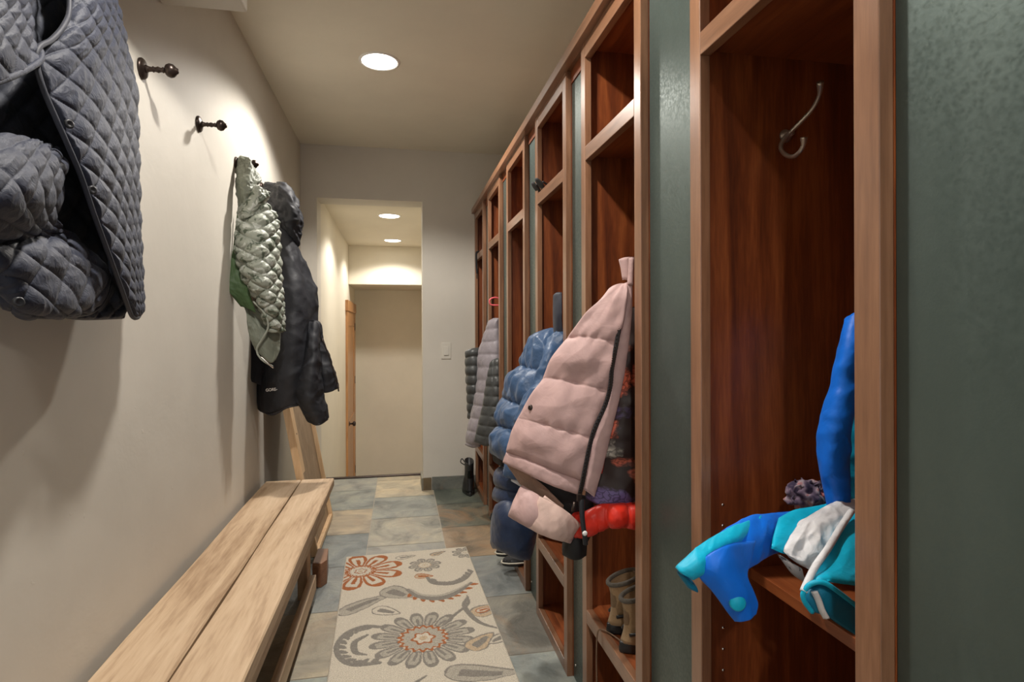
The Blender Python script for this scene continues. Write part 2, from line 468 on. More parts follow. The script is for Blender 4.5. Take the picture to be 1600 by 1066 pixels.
# floor: one mesh of tiles
def build_floor():
    W_, H_ = .405, .4555
    # (column, row) -> colour + how rusty
    pal = [((.20, .225, .225), .2), ((.25, .265, .25), .3), ((.33, .30, .235), .6), ((.17, .195, .19), .5), ((.28, .245, .19), .8), ((.22, .23, .22), .3)]
    hand = {(0, 1): ((.44, .39, .29), .3), (0, 0): ((.27, .285, .26), .15), (0, -1): ((.36, .345, .285), .2), (0, -2): ((.27, .275, .255), .15), (0, -3): ((.27, .28, .26), .3),
            (-1, 0): ((.25, .27, .25), .1), (-1, -1): ((.37, .31, .225), .5), (-1, -2): ((.20, .225, .225), .1), (-1, -3): ((.20, .22, .22), .1), (-1, -4): ((.31, .28, .22), .35), (-1, -5): ((.22, .25, .24), .1), (-1, 1): ((.27, .28, .26), .1),
            (1, 0): ((.12, .14, .12), .35), (1, -1): ((.15, .155, .125), 1.0), (1, -2): ((.30, .225, .15), 1.0), (1, -3): ((.215, .235, .235), .15), (1, -4): ((.22, .215, .19), .8), (1, -5): ((.26, .29, .28), .15), (1, -6): ((.26, .28, .27), .2)}
    vs, fs, mi, cols = [], [], [], []
    g = .0022
    for c in range(-3, 4):
        x0 = -.169 + c * W_; x1 = x0 + W_
        off = .22 if c % 2 else 0
        for r in range(-14, 3):
            y0 = 3.59 + off + r * H_; y1 = y0 + H_
            a0, a1, b0, b1 = max(x0 + g, -.7), min(x1 - g, 1.0), max(y0 + g, YF - .1), min(y1 - g, 4.62)
            if a1 <= a0 or b1 <= b0: continue
            cc, ru = hand.get((c, r), pal[(c * 7 + r * 5 + r * r) % len(pal)])
            n = len(vs)
            vs += [(a0, b0, 0), (a1, b0, 0), (a1, b1, 0), (a0, b1, 0)]
            fs.append((n, n + 1, n + 2, n + 3)); mi.append(0); cols.append((*cc, ru))
    n = len(vs); x0, x1, y0, y1 = -.7, 1.0, YF - .1, 4.62
    vs += [(x0, y0, -.0015), (x1, y0, -.0015), (x1, y1, -.0015), (x0, y1, -.0015), (x0, y0, -.15), (x1, y0, -.15), (x1, y1, -.15), (x0, y1, -.15)]
    for f in [(0, 1, 2, 3), (7, 6, 5, 4), (0, 4, 5, 1), (1, 5, 6, 2), (2, 6, 7, 3), (3, 7, 4, 0)]:
        fs.append(tuple(n + k for k in f)); mi.append(1); cols.append((.3, .27, .22, 0))
    me = bpy.data.meshes.new('floor'); me.from_pydata(vs, [], fs)
    me.polygons.foreach_set('material_index', mi)
    at2 = me.color_attributes.new('tile', 'FLOAT_COLOR', 'CORNER')
    for p in me.polygons:
        for li in p.loop_indices: at2.data[li].color = cols[p.index]
    ob = link('floor', me, [M['slate'], M['grout']]); struct(ob)
build_floor()

lower = MB().box(HALL_L - .1, HALL_R + .1, 4.62, YH + .1, LOWZ - .1, LOWZ)
for k in range(3):
    lower.box(HALL_L, HALL_R, 4.62 + .27 * k, 4.62 + .27 * (k + 1), LOWZ, -.2 * (k + 1) - .02)
struct(lower.build('floor_hall', M['grout']))
struct(MB().box(HALL_L, HALL_R, 4.615, 4.65, -.02, .012).build('trim_1', M['bronze'], bevel=.004))

struct(MB().box(WL - .12, WL, YF - .1, YB, -.15, CEIL + .12).build('wall_left', M['wall']))
struct(MB().box(WR, WR + .12, YF - .1, YB + .2, -.15, CEIL + .12).build('wall_right', M['wall']))
struct(MB().box(WL - .12, WL + .12, YF - .22, YF - .1, -.15, CEIL + .12).box(WR - .1, WR + .12, YF - .22, YF - .1, -.15, CEIL + .12).box(WL + .12, WR - .1, YF - .22, YF - .1, 2.25, CEIL + .12).build('wall_front', M['wall']))
wb = MB().box(WL - .12, HALL_L, YB, YB + .2, -.15, CEIL + .12).box(JR, WR, YB, YB + .2, -.15, CEIL + .12).box(HALL_L, JR, YB, YB + .2, DT, CEIL + .12)
struct(wb.build('wall_back', M['wall']))
struct(MB().box(WL - .12, WR + .12, YF - .22, YB, CEIL, CEIL + .12).build('ceiling', M['ceil']))
# plastered bulkhead over the pegs, near the camera
struct(MB().box(WL, -.437, YF - .1, 1.82, 2.083, CEIL).build('ceiling_bulkhead', M['wall'], bevel=.006))
# hall beyond the opening
struct(MB().box(HALL_L - .14, HALL_L, YB + .2, YH + .1, LOWZ - .1, HALLC + .1).build('wall_hall_left', M['hall']))
struct(MB().box(HALL_R, HALL_R + .12, YB + .2, YH + .1, LOWZ - .1, HALLC + .1).build('wall_hall_right', M['hall']))
struct(MB().box(HALL_L, HALL_R, YH, YH + .12, LOWZ - .1, HALLC + .1).build('wall_hall_back', M['hall']))
struct(MB().box(HALL_L, HALL_R, YB + .2, YH, HALLC, HALLC + .1).build('ceiling_hall', M['hall']))
struct(MB().box(HALL_L, HALL_R, 6.72, YH, 1.672, HALLC).build('wall_hall_bulkhead', M['hall'], bevel=.004))
# slate skirting on the back wall
bb = MB().box(JR + .062, .94, YB - .012, YB, 0, .092).box(JR, JR + .058, YB - .012, YB, 0, .088).box(JR - .012, JR, YB - .012, YB + .2, 0, .088)
ob = bb.build('baseboard_back', M['slate'], bevel=.001)
ca = ob.data.color_attributes.new('tile', 'FLOAT_COLOR', 'CORNER')
for p in ob.data.polygons:
    k = p.index // 6
    for li in p.loop_indices: ca.data[li].color = [(.16, .17, .155, 1.0), (.14, .105, .06, .3), (.20, .20, .17, .2)][k]
struct(ob)

# light switch
p = at(697, 548, y=YB)
sw = empty('light_switch', (p.x, YB, p.z), 'almond rocker light switch on the back wall right of the doorway', 'light switch')
MB().box(p.x - .035, p.x + .035, YB - .006, YB, p.z - .058, p.z + .058).build('cover_plate', M['white_plastic'], sw, bevel=.002)
MB().prism([(YB - .006, p.z - .034), (YB - .013, p.z - .030), (YB - .008, p.z + .033), (YB - .006, p.z + .034)], p.x - .0165, p.x + .0165, axis='x').build('rocker', M['white_plastic'], sw)

# alder door low down on the hall's left side
dr = empty('door_1', (HALL_L, 6.4, LOWZ)); dr['kind'] = 'structure'
X0 = HALL_L
MB().box(X0, X0 + .022, 6.33, 6.42, LOWZ, 1.36).build('door_casing', M['alder'], dr, bevel=.003)
MB().box(X0, X0 + .022, 7.34, 7.43, LOWZ, 1.36).build('door_casing', M['alder'], dr, bevel=.003)
MB().box(X0, X0 + .030, 6.30, 7.46, 1.36, 1.475).build('door_head_casing', M['alder'], dr, bevel=.003)
lf = MB().box(X0, X0 + .012, 6.42, 7.34, LOWZ, 1.36)
for a, b in ((6.42, 6.53), (7.23, 7.34)): lf.box(X0, X0 + .02, a, b, LOWZ, 1.36)
for a, b in ((LOWZ, LOWZ + .2), (.0, .16), (1.2, 1.36)): lf.box(X0, X0 + .02, 6.53, 7.23, a, b)
lf.build('door_leaf', M['alder'], dr, bevel=.004)
MB().lathe((X0 + .02, 6.52, .13), (1, 0, 0), [(0, .026), (.006, .026), (.008, .01), (.035, .01), (.04, .024), (.055, .028), (.068, .018), (.07, .002)], 16).build('door_knob', M['bronze'], dr)
for zz in (-.6, .5, 1.15):
    MB().box(X0 + .018, X0 + .026, 7.325, 7.345, zz, zz + .09).build('hinge', M['bronze'], dr)

# ------------------------------------------------------------------ recessed lamps
LL = ['round recessed ceiling light glowing over the bench corridor', 'recessed ceiling light just above the camera', 'recessed ceiling light behind the camera',
      'nearer of the two recessed lights beyond the doorway', 'farther of the two recessed lights beyond the doorway']
for (x, y, z, pw), lb in zip(LAMPS, LL):
    t = empty('recessed_light', (x, y, z), lb, 'ceiling light', 'recessed ceiling lights')
    MB().lathe((x, y, z), (0, 0, -1), [(0, .098), (.004, .096), (.006, .088), (.003, .082), (0, .082)], 40, cap=False).build('trim_ring', M['trim_white'], t)
    MB().lathe((x, y, z), (0, 0, -1), [(0, .083), (.003, .081), (.0035, .001)], 40).build('lens', M['lens'], t)
    ld = bpy.data.lights.new('recessed_lamp', 'SPOT')
    ld.energy = pw; ld.color = LCOL; ld.shadow_soft_size = .045
    ld.spot_size = R(142); ld.spot_blend = .35
    lo = bpy.data.objects.new('lamp', ld); col.objects.link(lo); lo.parent = t; lo.location = (0, 0, -.02)

# ------------------------------------------------------------------ lockers
ZT = 2.0
LW = .437
def make_locker(y0, label, extra=False):
    """y0 = near outer side"""
    t = empty('locker', (FX + .2, y0 + LW / 2, 0), label, 'locker', 'cherry wood lockers along the right side')
    y1 = y0 + LW; xb = WR - .01; xs = FX + .02; th = .018
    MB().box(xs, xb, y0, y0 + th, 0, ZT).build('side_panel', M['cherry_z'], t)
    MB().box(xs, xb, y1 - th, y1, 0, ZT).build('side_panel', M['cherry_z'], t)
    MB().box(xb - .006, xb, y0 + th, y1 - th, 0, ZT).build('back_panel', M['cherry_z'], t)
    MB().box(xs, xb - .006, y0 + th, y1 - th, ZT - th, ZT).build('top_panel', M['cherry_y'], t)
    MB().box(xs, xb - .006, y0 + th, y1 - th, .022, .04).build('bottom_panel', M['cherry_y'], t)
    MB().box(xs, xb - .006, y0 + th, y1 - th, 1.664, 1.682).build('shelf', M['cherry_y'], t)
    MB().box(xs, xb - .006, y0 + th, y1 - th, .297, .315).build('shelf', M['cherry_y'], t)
    sw_ = .038
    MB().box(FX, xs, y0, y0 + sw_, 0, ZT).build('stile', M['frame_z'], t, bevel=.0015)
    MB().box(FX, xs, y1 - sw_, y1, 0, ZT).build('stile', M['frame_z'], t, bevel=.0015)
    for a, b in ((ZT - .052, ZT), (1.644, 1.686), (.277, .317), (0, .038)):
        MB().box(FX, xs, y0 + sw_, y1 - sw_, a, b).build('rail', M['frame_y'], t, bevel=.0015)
    if extra:
        MB().box(.652, xb - .008, y0 + th, y1 - th, .671, .691).build('shelf', M['cherry_y'], t, bevel=.001)
        for zz in (.814, .775, .583, .543, .503):
            MB().lathe((.595, y1 - th + .0005, zz), (0, -1, 0), [(0, .0028), (.0015, .0028)], 8).build('shelf_pin', M['steel'], t)
    return t
Y0 = [.567, 1.230, 1.830, 2.468, 3.110, 3.740]
LAB = ['nearest cherry wood locker, with a steel hook and a blue ski jacket',
       'cherry wood locker with the dusty pink puffer hanging out of it',
       'cherry wood locker with the blue hooded puffer hanging out, third from the camera',
       'cherry wood locker partly hidden by the blue puffer, fourth from the camera',
       'cherry wood locker with the coral hanger and grey puffer',
       'farthest cherry wood locker, against the back wall']
for i, (y0, lb) in enumerate(zip(Y0, LAB)): make_locker(y0, lb, i == 0)

PL = ['wide grey-green metal panel filling the right edge of the view', 'grey-green metal panel between the nearest locker and the pink puffer locker',
      'grey-green metal strip on the far side of the pink puffer locker', 'grey-green metal strip on the far side of the blue puffer locker',
      'thin metal strip on the near side of the coral hanger locker', 'thin metal strip right before the farthest locker']
ends = [(-.6, Y0[0])] + [(Y0[k] + LW, Y0[k + 1]) for k in range(5)]
for (a, b), lb in zip(ends, PL):
    t = empty('metal_panel', (MX, (a + b) / 2, 0), lb, 'metal panel', 'grey-green metal panels between the lockers')
    MB().box(MX, MX + .012, a + .001, b - .001, 0.0, 1.955).build('sheet', M['metal'], t)
    MB().box(MX - .004, MX + .014, a + .001, b - .001, 1.956, 1.999).build('header_block', M['cherry_y'], t)
    if a > 0:
        for zz in (1.93, 1.72, 1.25, .93, .62, .05):
            MB().lathe((MX, a + .018 if zz > .1 else b - .025 + (a - b) * .0, zz), (-1, 0, 0), [(0, .0045), (.002, .0042), (.003, .002)], 10).build('screw', M['steel'], t)
cor = MB().prism([(.518, 1.995), (.518, 2.03), (.526, 2.034), (.95, 2.034), (.95, 2.0), (.545, 2.0), (.545, 1.995)], -.6, YB - .001)
struct(cor.build('trim_2', M['frame_y'], bevel=.002))

# ------------------------------------------------------------------ coat pegs on the left wall
def peg_mesh(t, y, z):
    MB().lathe((WL, y, z), (1, 0, 0), [(0, .027), (.004, .0275), (.008, .024), (.010, .016), (.012, .012)], 24).build('rosette', M['bronze'], t)
    MB().lathe((WL, y, z), (1, -.0, .0), [(.010, .012), (.018, .0075), (.026, .006), (.029, .0085), (.032, .006), (.036, .0065), (.041, .0085), (.046, .0062), (.050, .0058), (.053, .0082), (.056, .0055), (.060, .006)], 16).build('stem', M['bronze'], t)
    MB().lathe((WL, y, z), (1, 0, 0), [(.056, .004), (.058, .010), (.062, .0155), (.070, .0185), (.078, .0165), (.083, .0115), (.085, .0085), (.089, .007), (.091, .001)], 20).build('knob', M['bronze'], t)
PEG = [(1.24, 1.838, 'bronze coat peg holding the quilted slate-blue jacket, above the frame'), (1.681, 1.838, 'bare bronze coat peg right beside the quilted jacket'),
       (2.12, 1.846, 'bare bronze coat peg second from the quilted jacket'), (2.575, 1.843, 'bronze coat peg from which the camouflage vest hangs'),
       (3.02, 1.85, 'bronze coat peg behind the black hooded jacket')]
for y, z, lb in PEG:
    t = empty('coat_peg', (WL, y, z), lb, 'coat peg', 'bronze coat pegs on the left wall'); peg_mesh(t, y, z)

# ------------------------------------------------------------------ bench
BZ = .41; BE = 3.0
t = empty('bench', (-.48, 1.3, 0), 'long low bench of two worn pale pine planks along the left wall', 'bench')
def plank(x0, x1, seed):
    b = MB(); n = 40; y0, y1 = -.7, BE
    rings = []
    for i in range(n + 1):
        y = y0 + (y1 - y0) * i / n
        q = min(1, (y1 - y) / .03 + .6)
        wv = .0015 * math.sin(y * 7 + seed)
        e0, e1 = x0 + wv, x1 + wv * .6
        z1 = BZ; z0 = BZ - .038
        if i == n: z1 -= .003
        rings.append([(e0, y, z0), (e1, y, z0), (e1 + 0, y, z1 - .004), (e1 - .004, y, z1), (e0 + .003, y, z1), (e0, y, z1 - .003)])
    b.loft(rings, True, 0, False)
    return b
bxr = -.322; bxg = -.478; bxl = -.645
plank(bxl, bxg - .003, 0).build('plank', M['bench'], t)
plank(bxg + .003, bxr, 2).build('plank', M['bench'], t)
MB().box(bxr - .058, bxr - .028, -.7, 2.86, BZ - .135, BZ - .040).build('apron', M['bench'], t, bevel=.003)
MB().box(bxl + .03, bxl + .06, -.7, 2.86, BZ - .135, BZ - .040).build('apron', M['bench'], t, bevel=.003)
MB().box(bxr - .055, bxr - .027, -.7, 2.56, .045, .11).build('stretcher', M['bench'], t, bevel=.003)
for yy in (-.5, 1.1, 2.57):
    for xx in (bxr - .105, bxl + .065):
        MB().box(xx, xx + .04, yy, yy + .09, 0, BZ - .04).build('leg', M['bench_z'], t, bevel=.003)
    MB().box(bxl + .10, bxr - .10, yy + .02, yy + .06, BZ - .12, BZ - .04).build('cross_piece', M['bench_z'], t)

ob = MB().prism([(-.384, 2.69), (-.345, 2.68), (-.325, 2.72), (-.335, 2.86), (-.384, 2.87)], 0, .108, axis='z').build('wood_block', M['block'], base=(-.34, 2.85, 0), bevel=.003)
tag(ob, 'reddish brown wood block on the floor by the far bench leg', 'wood block')

# leaning framed panel behind the bench end
def lean(y0, y1, s0, s1, o0, o1, b=None):
    """box on the leaning panel: along the wall y, up the slope s, proud o"""
    b = b or MB()
    a = math.atan2(.205, 1.13); ux, uz = -math.sin(a), math.cos(a); nx, nz = math.cos(a), math.sin(a)
    bx = -.437
    pr = [(bx + ux * s + nx * o, uz * s + nz * o + .004) for s, o in ((s0, o0), (s0, o1), (s1, o1), (s1, o0))]
    return b.prism(pr, y0, y1)
t = empty('framed_panel', (-.46, 3.36, 0), 'brown veneer panel in a pale pine frame leaning on the wall behind the bench end', 'panel')
lean(3.06, 3.66, .02, 1.12, .004, .014).build('veneer_sheet', M['veneer'], t)
lean(3.035, 3.055, 0, 1.14, 0, .035).build('frame_strip', M['pine'], t, bevel=.001)
lean(3.665, 3.685, 0, 1.14, 0, .035).build('frame_strip', M['pine'], t, bevel=.001)
lean(3.057, 3.663, 0, .02, 0, .035).build('frame_strip', M['pine'], t, bevel=.001)
lean(3.058, 3.12, .42, 1.12, .016, .034).build('batten', M['pine'], t, bevel=.001)
a = math.atan2(.205, 1.13)
MB().lathe((-.437 - math.sin(a) * .62 + math.cos(a) * .034, 3.09, math.cos(a) * .62 + math.sin(a) * .034 + .004), (math.cos(a), 0, math.sin(a)), [(0, .005), (.001, .004)], 12).build('screw_hole', M['black_cloth'], t)

# ------------------------------------------------------------------ rug
def build_rug():
    FL, FR = at(539, 873, z=.0), at(728, 857, z=.0)
    NL, NR = at(487, 1066, z=.0), at(785, 1066, z=.0)
    ux = (FR - FL); wdt = ux.length; ux.normalize()
    uy = ((NL - FL).normalized() + (NR - FR).normalized()).normalized()      # toward the camera
    uy = (uy - ux * uy.dot(ux)).normalized()
    L = 1.75; nx, ny = 250, 640
    X = np.linspace(0, wdt, nx)[None, :] * np.ones((ny, 1)); Y = np.linspace(0, L, ny)[:, None] * np.ones((1, nx))
    cream = np.array((.62, .56, .46)); grey = np.array((.245, .225, .195)); rust = np.array((.38, .125, .04)); lt = np.array((.42, .385, .32)); tan = np.array((.52, .40, .27))
    C = np.ones((ny, nx, 3)) * cream
    Hh = np.zeros((ny, nx))
    s = wdt / .6
    xx = X / wdt; yy = Y / wdt
    wob = .006 * vn(xx * 40, yy * 40)
    def put(mask, c, h=0):
        C[mask] = c
    KY = 1.38
    def inv(cx, cy): return xx - cx + wob, yy - cy * KY + wob
    def flower(cx, cy, n, r0, r1, outer, inner, mid, ph=0.0):
        dx, dy = inv(cx, cy); r = np.hypot(dx, dy); th = np.arctan2(dy, dx) + ph
        pet = r1 * (.78 + .22 * np.abs(np.cos(n * th / 2)) ** .7) - .03 * np.abs(np.sin(n * th / 2)) ** 6 * 1.5
        ang = np.abs(((th * n / (2 * np.pi)) + .5) % 1 - .5)          # 0 at petal axis
        rr_ = (r - r0) / (r1 - r0)
        wid = .48 * np.sqrt(np.clip(1 - (np.clip(rr_, 0, 1.2) - .35) ** 2 / .55, 0, 1))
        inside = (rr_ > 0) & (rr_ < 1.1) & (ang < wid)
        put(inside, outer)
        core = (rr_ > .10) & (rr_ < .84) & (ang < wid - .15)
        put(core, lt if outer is grey else cream)
        put((rr_ > .10) & (rr_ < .62) & (ang < wid - .36), outer if outer is grey else rust)
        scal = r0 * (1 + .08 * np.cos(18 * th))
        put(r < scal, inner); put(r < scal * .86, mid)
        put((r < scal * .62) & (np.abs(np.sin(9 * th)) > .75), lt)
        put(r < r0 * .46 * (1 + .15 * np.cos(6 * th)), inner)
        put(r < r0 * .36 * (1 + .15 * np.cos(6 * th)), cream)
        put(r < r0 * .18, tan)
    def leaf(cx, cy, a, ln, wd, c, c2=None, bend=0.0):
        dx, dy = inv(cx, cy); ca_, sa = math.cos(a), math.sin(a)
        u = dx * ca_ + dy * sa; v = -dx * sa + dy * ca_ - bend * (u * u)
        q = u / ln
        w_ = wd * np.sqrt(np.clip(1 - (2 * q - 1) ** 2, 0, 1)) * (1.15 - .8 * q)
        ins = (q > 0) & (q < 1) & (np.abs(v) < w_)
        put(ins, c)
        w2 = w_ - .011
        put((q > .04) & (q < .94) & (np.abs(v) < w2), c2 if c2 is not None else cream)
        put((q > .2) & (q < .75) & (np.abs(v) < w2 * .45), c)
    def curve(pts, wd, c, taper=True, teeth=0, tc=None):
        P_ = crom([Vector((p[0], p[1] * KY, 0)) for p in pts], 34)
        m_ = len(P_)
        for i, p in enumerate(P_):
            q = i / (m_ - 1)
            w_ = wd * ((.35 + .65 * math.sin(math.pi * min(1, q * .9 + .1))) if taper else 1)
            put(np.hypot(xx - p.x, yy - p.y) < w_, c)
            if teeth and i % teeth == 0 and 0 < i < m_ - 2:
                tg = (P_[i + 1] - P_[i - 1]).normalized(); nrm = Vector((-tg.y, tg.x, 0))
                for k in range(6):
                    qq = p + (nrm * .050 * abs(tc[1]) * (1 if tc[1] > 0 else -1) + tg * .035) * (k / 5)
                    put(np.hypot(xx - qq.x, yy - qq.y) < .021 * (1 - abs(k - 2.5) / 5), tc[0])
    # central medallion flower
    flower(.53, 1.02, 16, .145, .305, grey, rust, lt, .1)
    # rust flower at the far left
    dx, dy = inv(.15, .27); r = np.hypot(dx, dy); th = np.arctan2(dy, dx)
    flower(.13, .235, 9, .095, .31, rust, rust, cream, .3)
    # small grey flower far right
    flower(.62, .23, 8, .05, .125, grey, tan, cream, .2)
    flower(.97, .10, 9, .04, .11, grey, lt, cream)
    # half flower on the right edge, lower left rust flower
    flower(.20, 1.62, 12, .10, .24, rust, rust, cream)
    flower(.78, 1.92, 14, .11, .25, grey, rust, lt)
    leaf(.40, .10, -.2, .17, .05, grey); leaf(.68, .10, -.5, .15, .045, grey, tan)
    leaf(.01, .73, -.80, .42, .085, grey, lt, .5)
    leaf(.30, .49, .75, .27, .115, grey, lt); leaf(.23, .70, .55, .21, .075, grey, cream)
    leaf(.53, .37, .2, .14, .055, rust, tan)
    curve([(.47, .53), (.55, .62), (.68, .66), (.80, .62), (.93, .52)], .030, grey, True, 13, (rust, 1))
    curve([(.49, .53), (.56, .60), (.68, .63), (.80, .59), (.90, .53)], .012, lt, True)
    curve([(.62, .40), (.66, .48), (.78, .51), (.89, .47), (.97, .38)], .022, grey, True, 11, (grey, -.8))
    curve([(.66, .93), (.76, .84), (.86, .75), (.87, .66)], .013, grey)
    curve([(.87, .68), (.83, .78), (.89, .94), (1.02, 1.03)], .018, grey)
    leaf(.86, .86, -.35, .24, .095, grey, tan); leaf(.89, .84, -.3, .15, .04, rust, cream)
    leaf(.78, 1.16, -.75, .24, .085, grey, tan)
    leaf(1.02, 1.08, 2.6, .14, .06, grey)
    curve([(.27, .88), (.18, .86), (.08, .90), (.03, .99), (.05, 1.09), (.13, 1.16), (.27, 1.17)], .017, grey, False, 15, (grey, -1))
    curve([(.20, .94), (.13, .99), (.14, 1.07), (.20, 1.10)], .020, grey)
    curve([(.50, 1.42), (.44, 1.36), (.52, 1.30)], .014, grey)
    leaf(.62, 1.28, .5, .42, .10, grey, lt, -.6)
    leaf(.04, 1.40, .4, .2, .06, grey, cream)
    # edge binding
    ed = np.minimum(np.minimum(xx, 1 - xx) * wdt, Y)
    put(ed < .005, np.array((.66, .60, .50)))
    lum = C.mean(2)
    Z = .011 + .0015 * (lum > .45) + .0012 * vn(X * 260, Y * 260)
    q = np.clip(ed / .006, 0, 1); Z = .002 + (Z - .002) * np.sqrt(q)
    P = np.array(FL)[None, None, :] + X[..., None] * np.array(ux) + Y[..., None] * np.array(uy); P[..., 2] = Z
    v = P.reshape(-1, 3)
    idx = np.arange(nx * ny).reshape(ny, nx)
    a, b, c, d = idx[:-1, :-1].ravel(), idx[:-1, 1:].ravel(), idx[1:, 1:].ravel(), idx[1:, :-1].ravel()
    fs = np.stack([a, d, c, b], 1).tolist()
    # underside
    n0 = len(v); cs = v[[idx[0, 0], idx[0, -1], idx[-1, -1], idx[-1, 0]]].copy(); cs[:, 2] = .0005
    v = np.concatenate([v, cs])
    fs.append((n0, n0 + 1, n0 + 2, n0 + 3))
    me = bpy.data.meshes.new('area_rug'); me.from_pydata(v.tolist(), [], fs)
    ca_ = me.color_attributes.new('wool', 'FLOAT_COLOR', 'POINT')
    cc = np.ones((len(v), 4)); cc[:n0, :3] = C.reshape(-1, 3)
    ca_.data.foreach_set('color', cc.ravel())
    me.polygons.foreach_set('use_smooth', [True] * len(me.polygons))
    ctr = FL + ux * wdt / 2 + uy * .5
    ob = link('area_rug', me, M['rug'], base=(ctr.x, ctr.y, 0))
    tag(ob, 'cream rug with grey and rust flowers lying on the slate floor', 'rug')
build_rug()

# ------------------------------------------------------------------ garments, left wall
def diamonds(px_, amp, sq=.06):
    def f(U, V, RR, S, T):
        a = S / px_ + T / sq; b = S / px_ - T / sq
        w_ = .10 * vn(S * 20, T * 20)
        q = np.abs(np.sin(np.pi * (a + w_))) * np.abs(np.sin(np.pi * (b + w_)))
        return amp * 1.1 * q ** .38 + amp * .7 * (.2 - np.abs(vn(S * 55 + T * 30, T * 60))) * q ** .5
    return f
def baffles(amp, pw=.5, cols=0, wr=.0):
    def f(U, V, RR, S, T):
        q = np.abs(np.sin(np.pi * RR)) ** pw
        if cols: q = q * np.abs(np.sin(np.pi * U * cols)) ** .35
        return amp * q + wr * vn(S * 40, T * 18) * (.3 + q) + wr * 1.1 * np.exp(-np.abs(np.sin(np.pi * RR)) * 5) * vn(S * 75, T * 10)
    return f
def bands(p_, amp, pw=.5, cols=0):
    def f(U, V, RR, S, T):
        q = np.abs(np.sin(np.pi * T / p_)) ** pw
        if cols: q = q * np.abs(np.sin(np.pi * S / cols)) ** .35
        return amp * q + amp * .35 * vn(S * 60, T * 30)
    return f
def rows_x(rows): return [[at(a, b, x=c) for a, b, c in r] for r in rows]
def rows_y(rows): return [[at(a, b, y=c) for a, b, c in r] for r in rows]
def mid(pts): return [at(*p[:2], x=p[2]) for p in pts]

t = empty('quilted_jacket', (WL + .05, 1.2, 1.17), 'slate-blue diamond-quilted jacket hanging open on the left wall, nearest the camera', 'jacket')
cloth('back_lining', rows_x([
    [(-120, -90, -.62), (-20, -90, -.63), (60, -90, -.63), (150, -80, -.63)],
    [(-120, 60, -.62), (-20, 60, -.62), (60, 60, -.615), (170, 80, -.62)],
    [(-120, 200, -.61), (-20, 200, -.60), (70, 200, -.60), (185, 220, -.61)],
    [(-120, 340, -.61), (-10, 340, -.60), (90, 350, -.60), (195, 350, -.605)],
    [(0, 420, -.61), (30, 445, -.61), (110, 460, -.60), (205, 455, -.60)],
    [(40, 470, -.61), (70, 485, -.61), (120, 498, -.60), (190, 497, -.60)]]), M['lining'], t, nu=120, nv=150, disp=diamonds(.085, .006, .06), th=.006)
cloth('front_panel', rows_x([
    [(104, -70, -.575), (124, -72, -.565), (146, -72, -.57), (170, -66, -.60)],
    [(110, 8, -.560), (134, 6, -.548), (158, 4, -.56), (182, 2, -.60)],
    [(88, 58, -.545), (124, 52, -.535), (160, 48, -.555), (192, 45, -.605)],
    [(60, 92, -.540), (110, 95, -.530), (160, 95, -.550), (203, 95, -.61)],
    [(70, 140, -.53), (120, 142, -.525), (168, 142, -.55), (212, 136, -.615)],
    [(98, 205, -.52), (136, 205, -.52), (176, 204, -.55), (214, 200, -.62)],
    [(126, 270, -.515), (156, 270, -.52), (186, 270, -.55), (215, 268, -.62)],
    [(150, 340, -.515), (174, 340, -.525), (195, 340, -.56), (216, 338, -.62)],
    [(172, 400, -.52), (188, 400, -.53), (203, 400, -.56), (218, 396, -.61)],
    [(192, 455, -.53), (201, 455, -.54), (210, 455, -.565), (219, 450, -.60)],
    [(206, 492, -.545), (211, 494, -.55), (216, 493, -.57), (220, 488, -.59)]]), M['navy_quilt'], t, nu=150, nv=300, disp=diamonds(.088, .0065, .060), th=.004, ew=.012)
cloth('front_panel', rows_x([
    [(-130, 215, -.55), (-60, 212, -.53), (0, 210, -.52), (45, 218, -.53), (82, 232, -.56)],
    [(-130, 250, -.52), (-60, 250, -.49), (0, 246, -.475), (50, 245, -.49), (98, 252, -.54)],
    [(-130, 300, -.51), (-60, 300, -.47), (0, 300, -.455), (48, 298, -.47), (92, 296, -.54)],
    [(-130, 350, -.52), (-60, 350, -.49), (0, 348, -.48), (44, 345, -.50), (84, 340, -.55)],
    [(-130, 372, -.54), (-60, 374, -.53), (0, 374, -.53), (50, 368, -.54), (106, 362, -.565)],
    [(-50, 404, -.53), (-20, 404, -.51), (14, 402, -.50), (70, 392, -.51), (140, 392, -.56)],
    [(0, 440, -.53), (8, 441, -.515), (28, 440, -.50), (85, 434, -.51), (171, 428, -.56)],
    [(14, 468, -.53), (22, 470, -.515), (42, 474, -.50), (96, 474, -.51), (158, 462, -.56)],
    [(32, 484, -.535), (40, 487, -.525), (56, 490, -.52), (96, 490, -.53), (140, 484, -.56)]]), M['navy_quilt'], t, nu=220, nv=200, disp=diamonds(.088, .007, .064), th=.005, ew=.015)
cloth('shoulder_panel', rows_x([
    [(-140, -80, -.55), (-60, -80, -.55), (20, -80, -.56), (60, -70, -.58)],
    [(-140, 0, -.53), (-60, 0, -.52), (0, 0, -.53), (44, 0, -.57)],
    [(-140, 70, -.52), (-60, 70, -.50), (-10, 65, -.50), (48, 62, -.55)],
    [(-140, 120, -.53), (-60, 135, -.50), (0, 122, -.50), (62, 88, -.54)]]), M['navy_quilt'], t, nu=150, nv=120, disp=diamonds(.07, .007, .055), th=.005, ew=.012)
MB().tube(mid([(104, -70, -.568), (110, 8, -.552), (101, 38, -.54), (82, 60, -.535), (62, 72, -.53), (58, 95, -.528), (70, 140, -.52), (98, 205, -.51), (126, 270, -.505), (150, 340, -.505), (172, 400, -.51), (192, 455, -.52), (206, 492, -.54), (216, 494, -.56), (220, 484, -.59)]), .0042, 8).build('binding', M['navy_trim'], t)
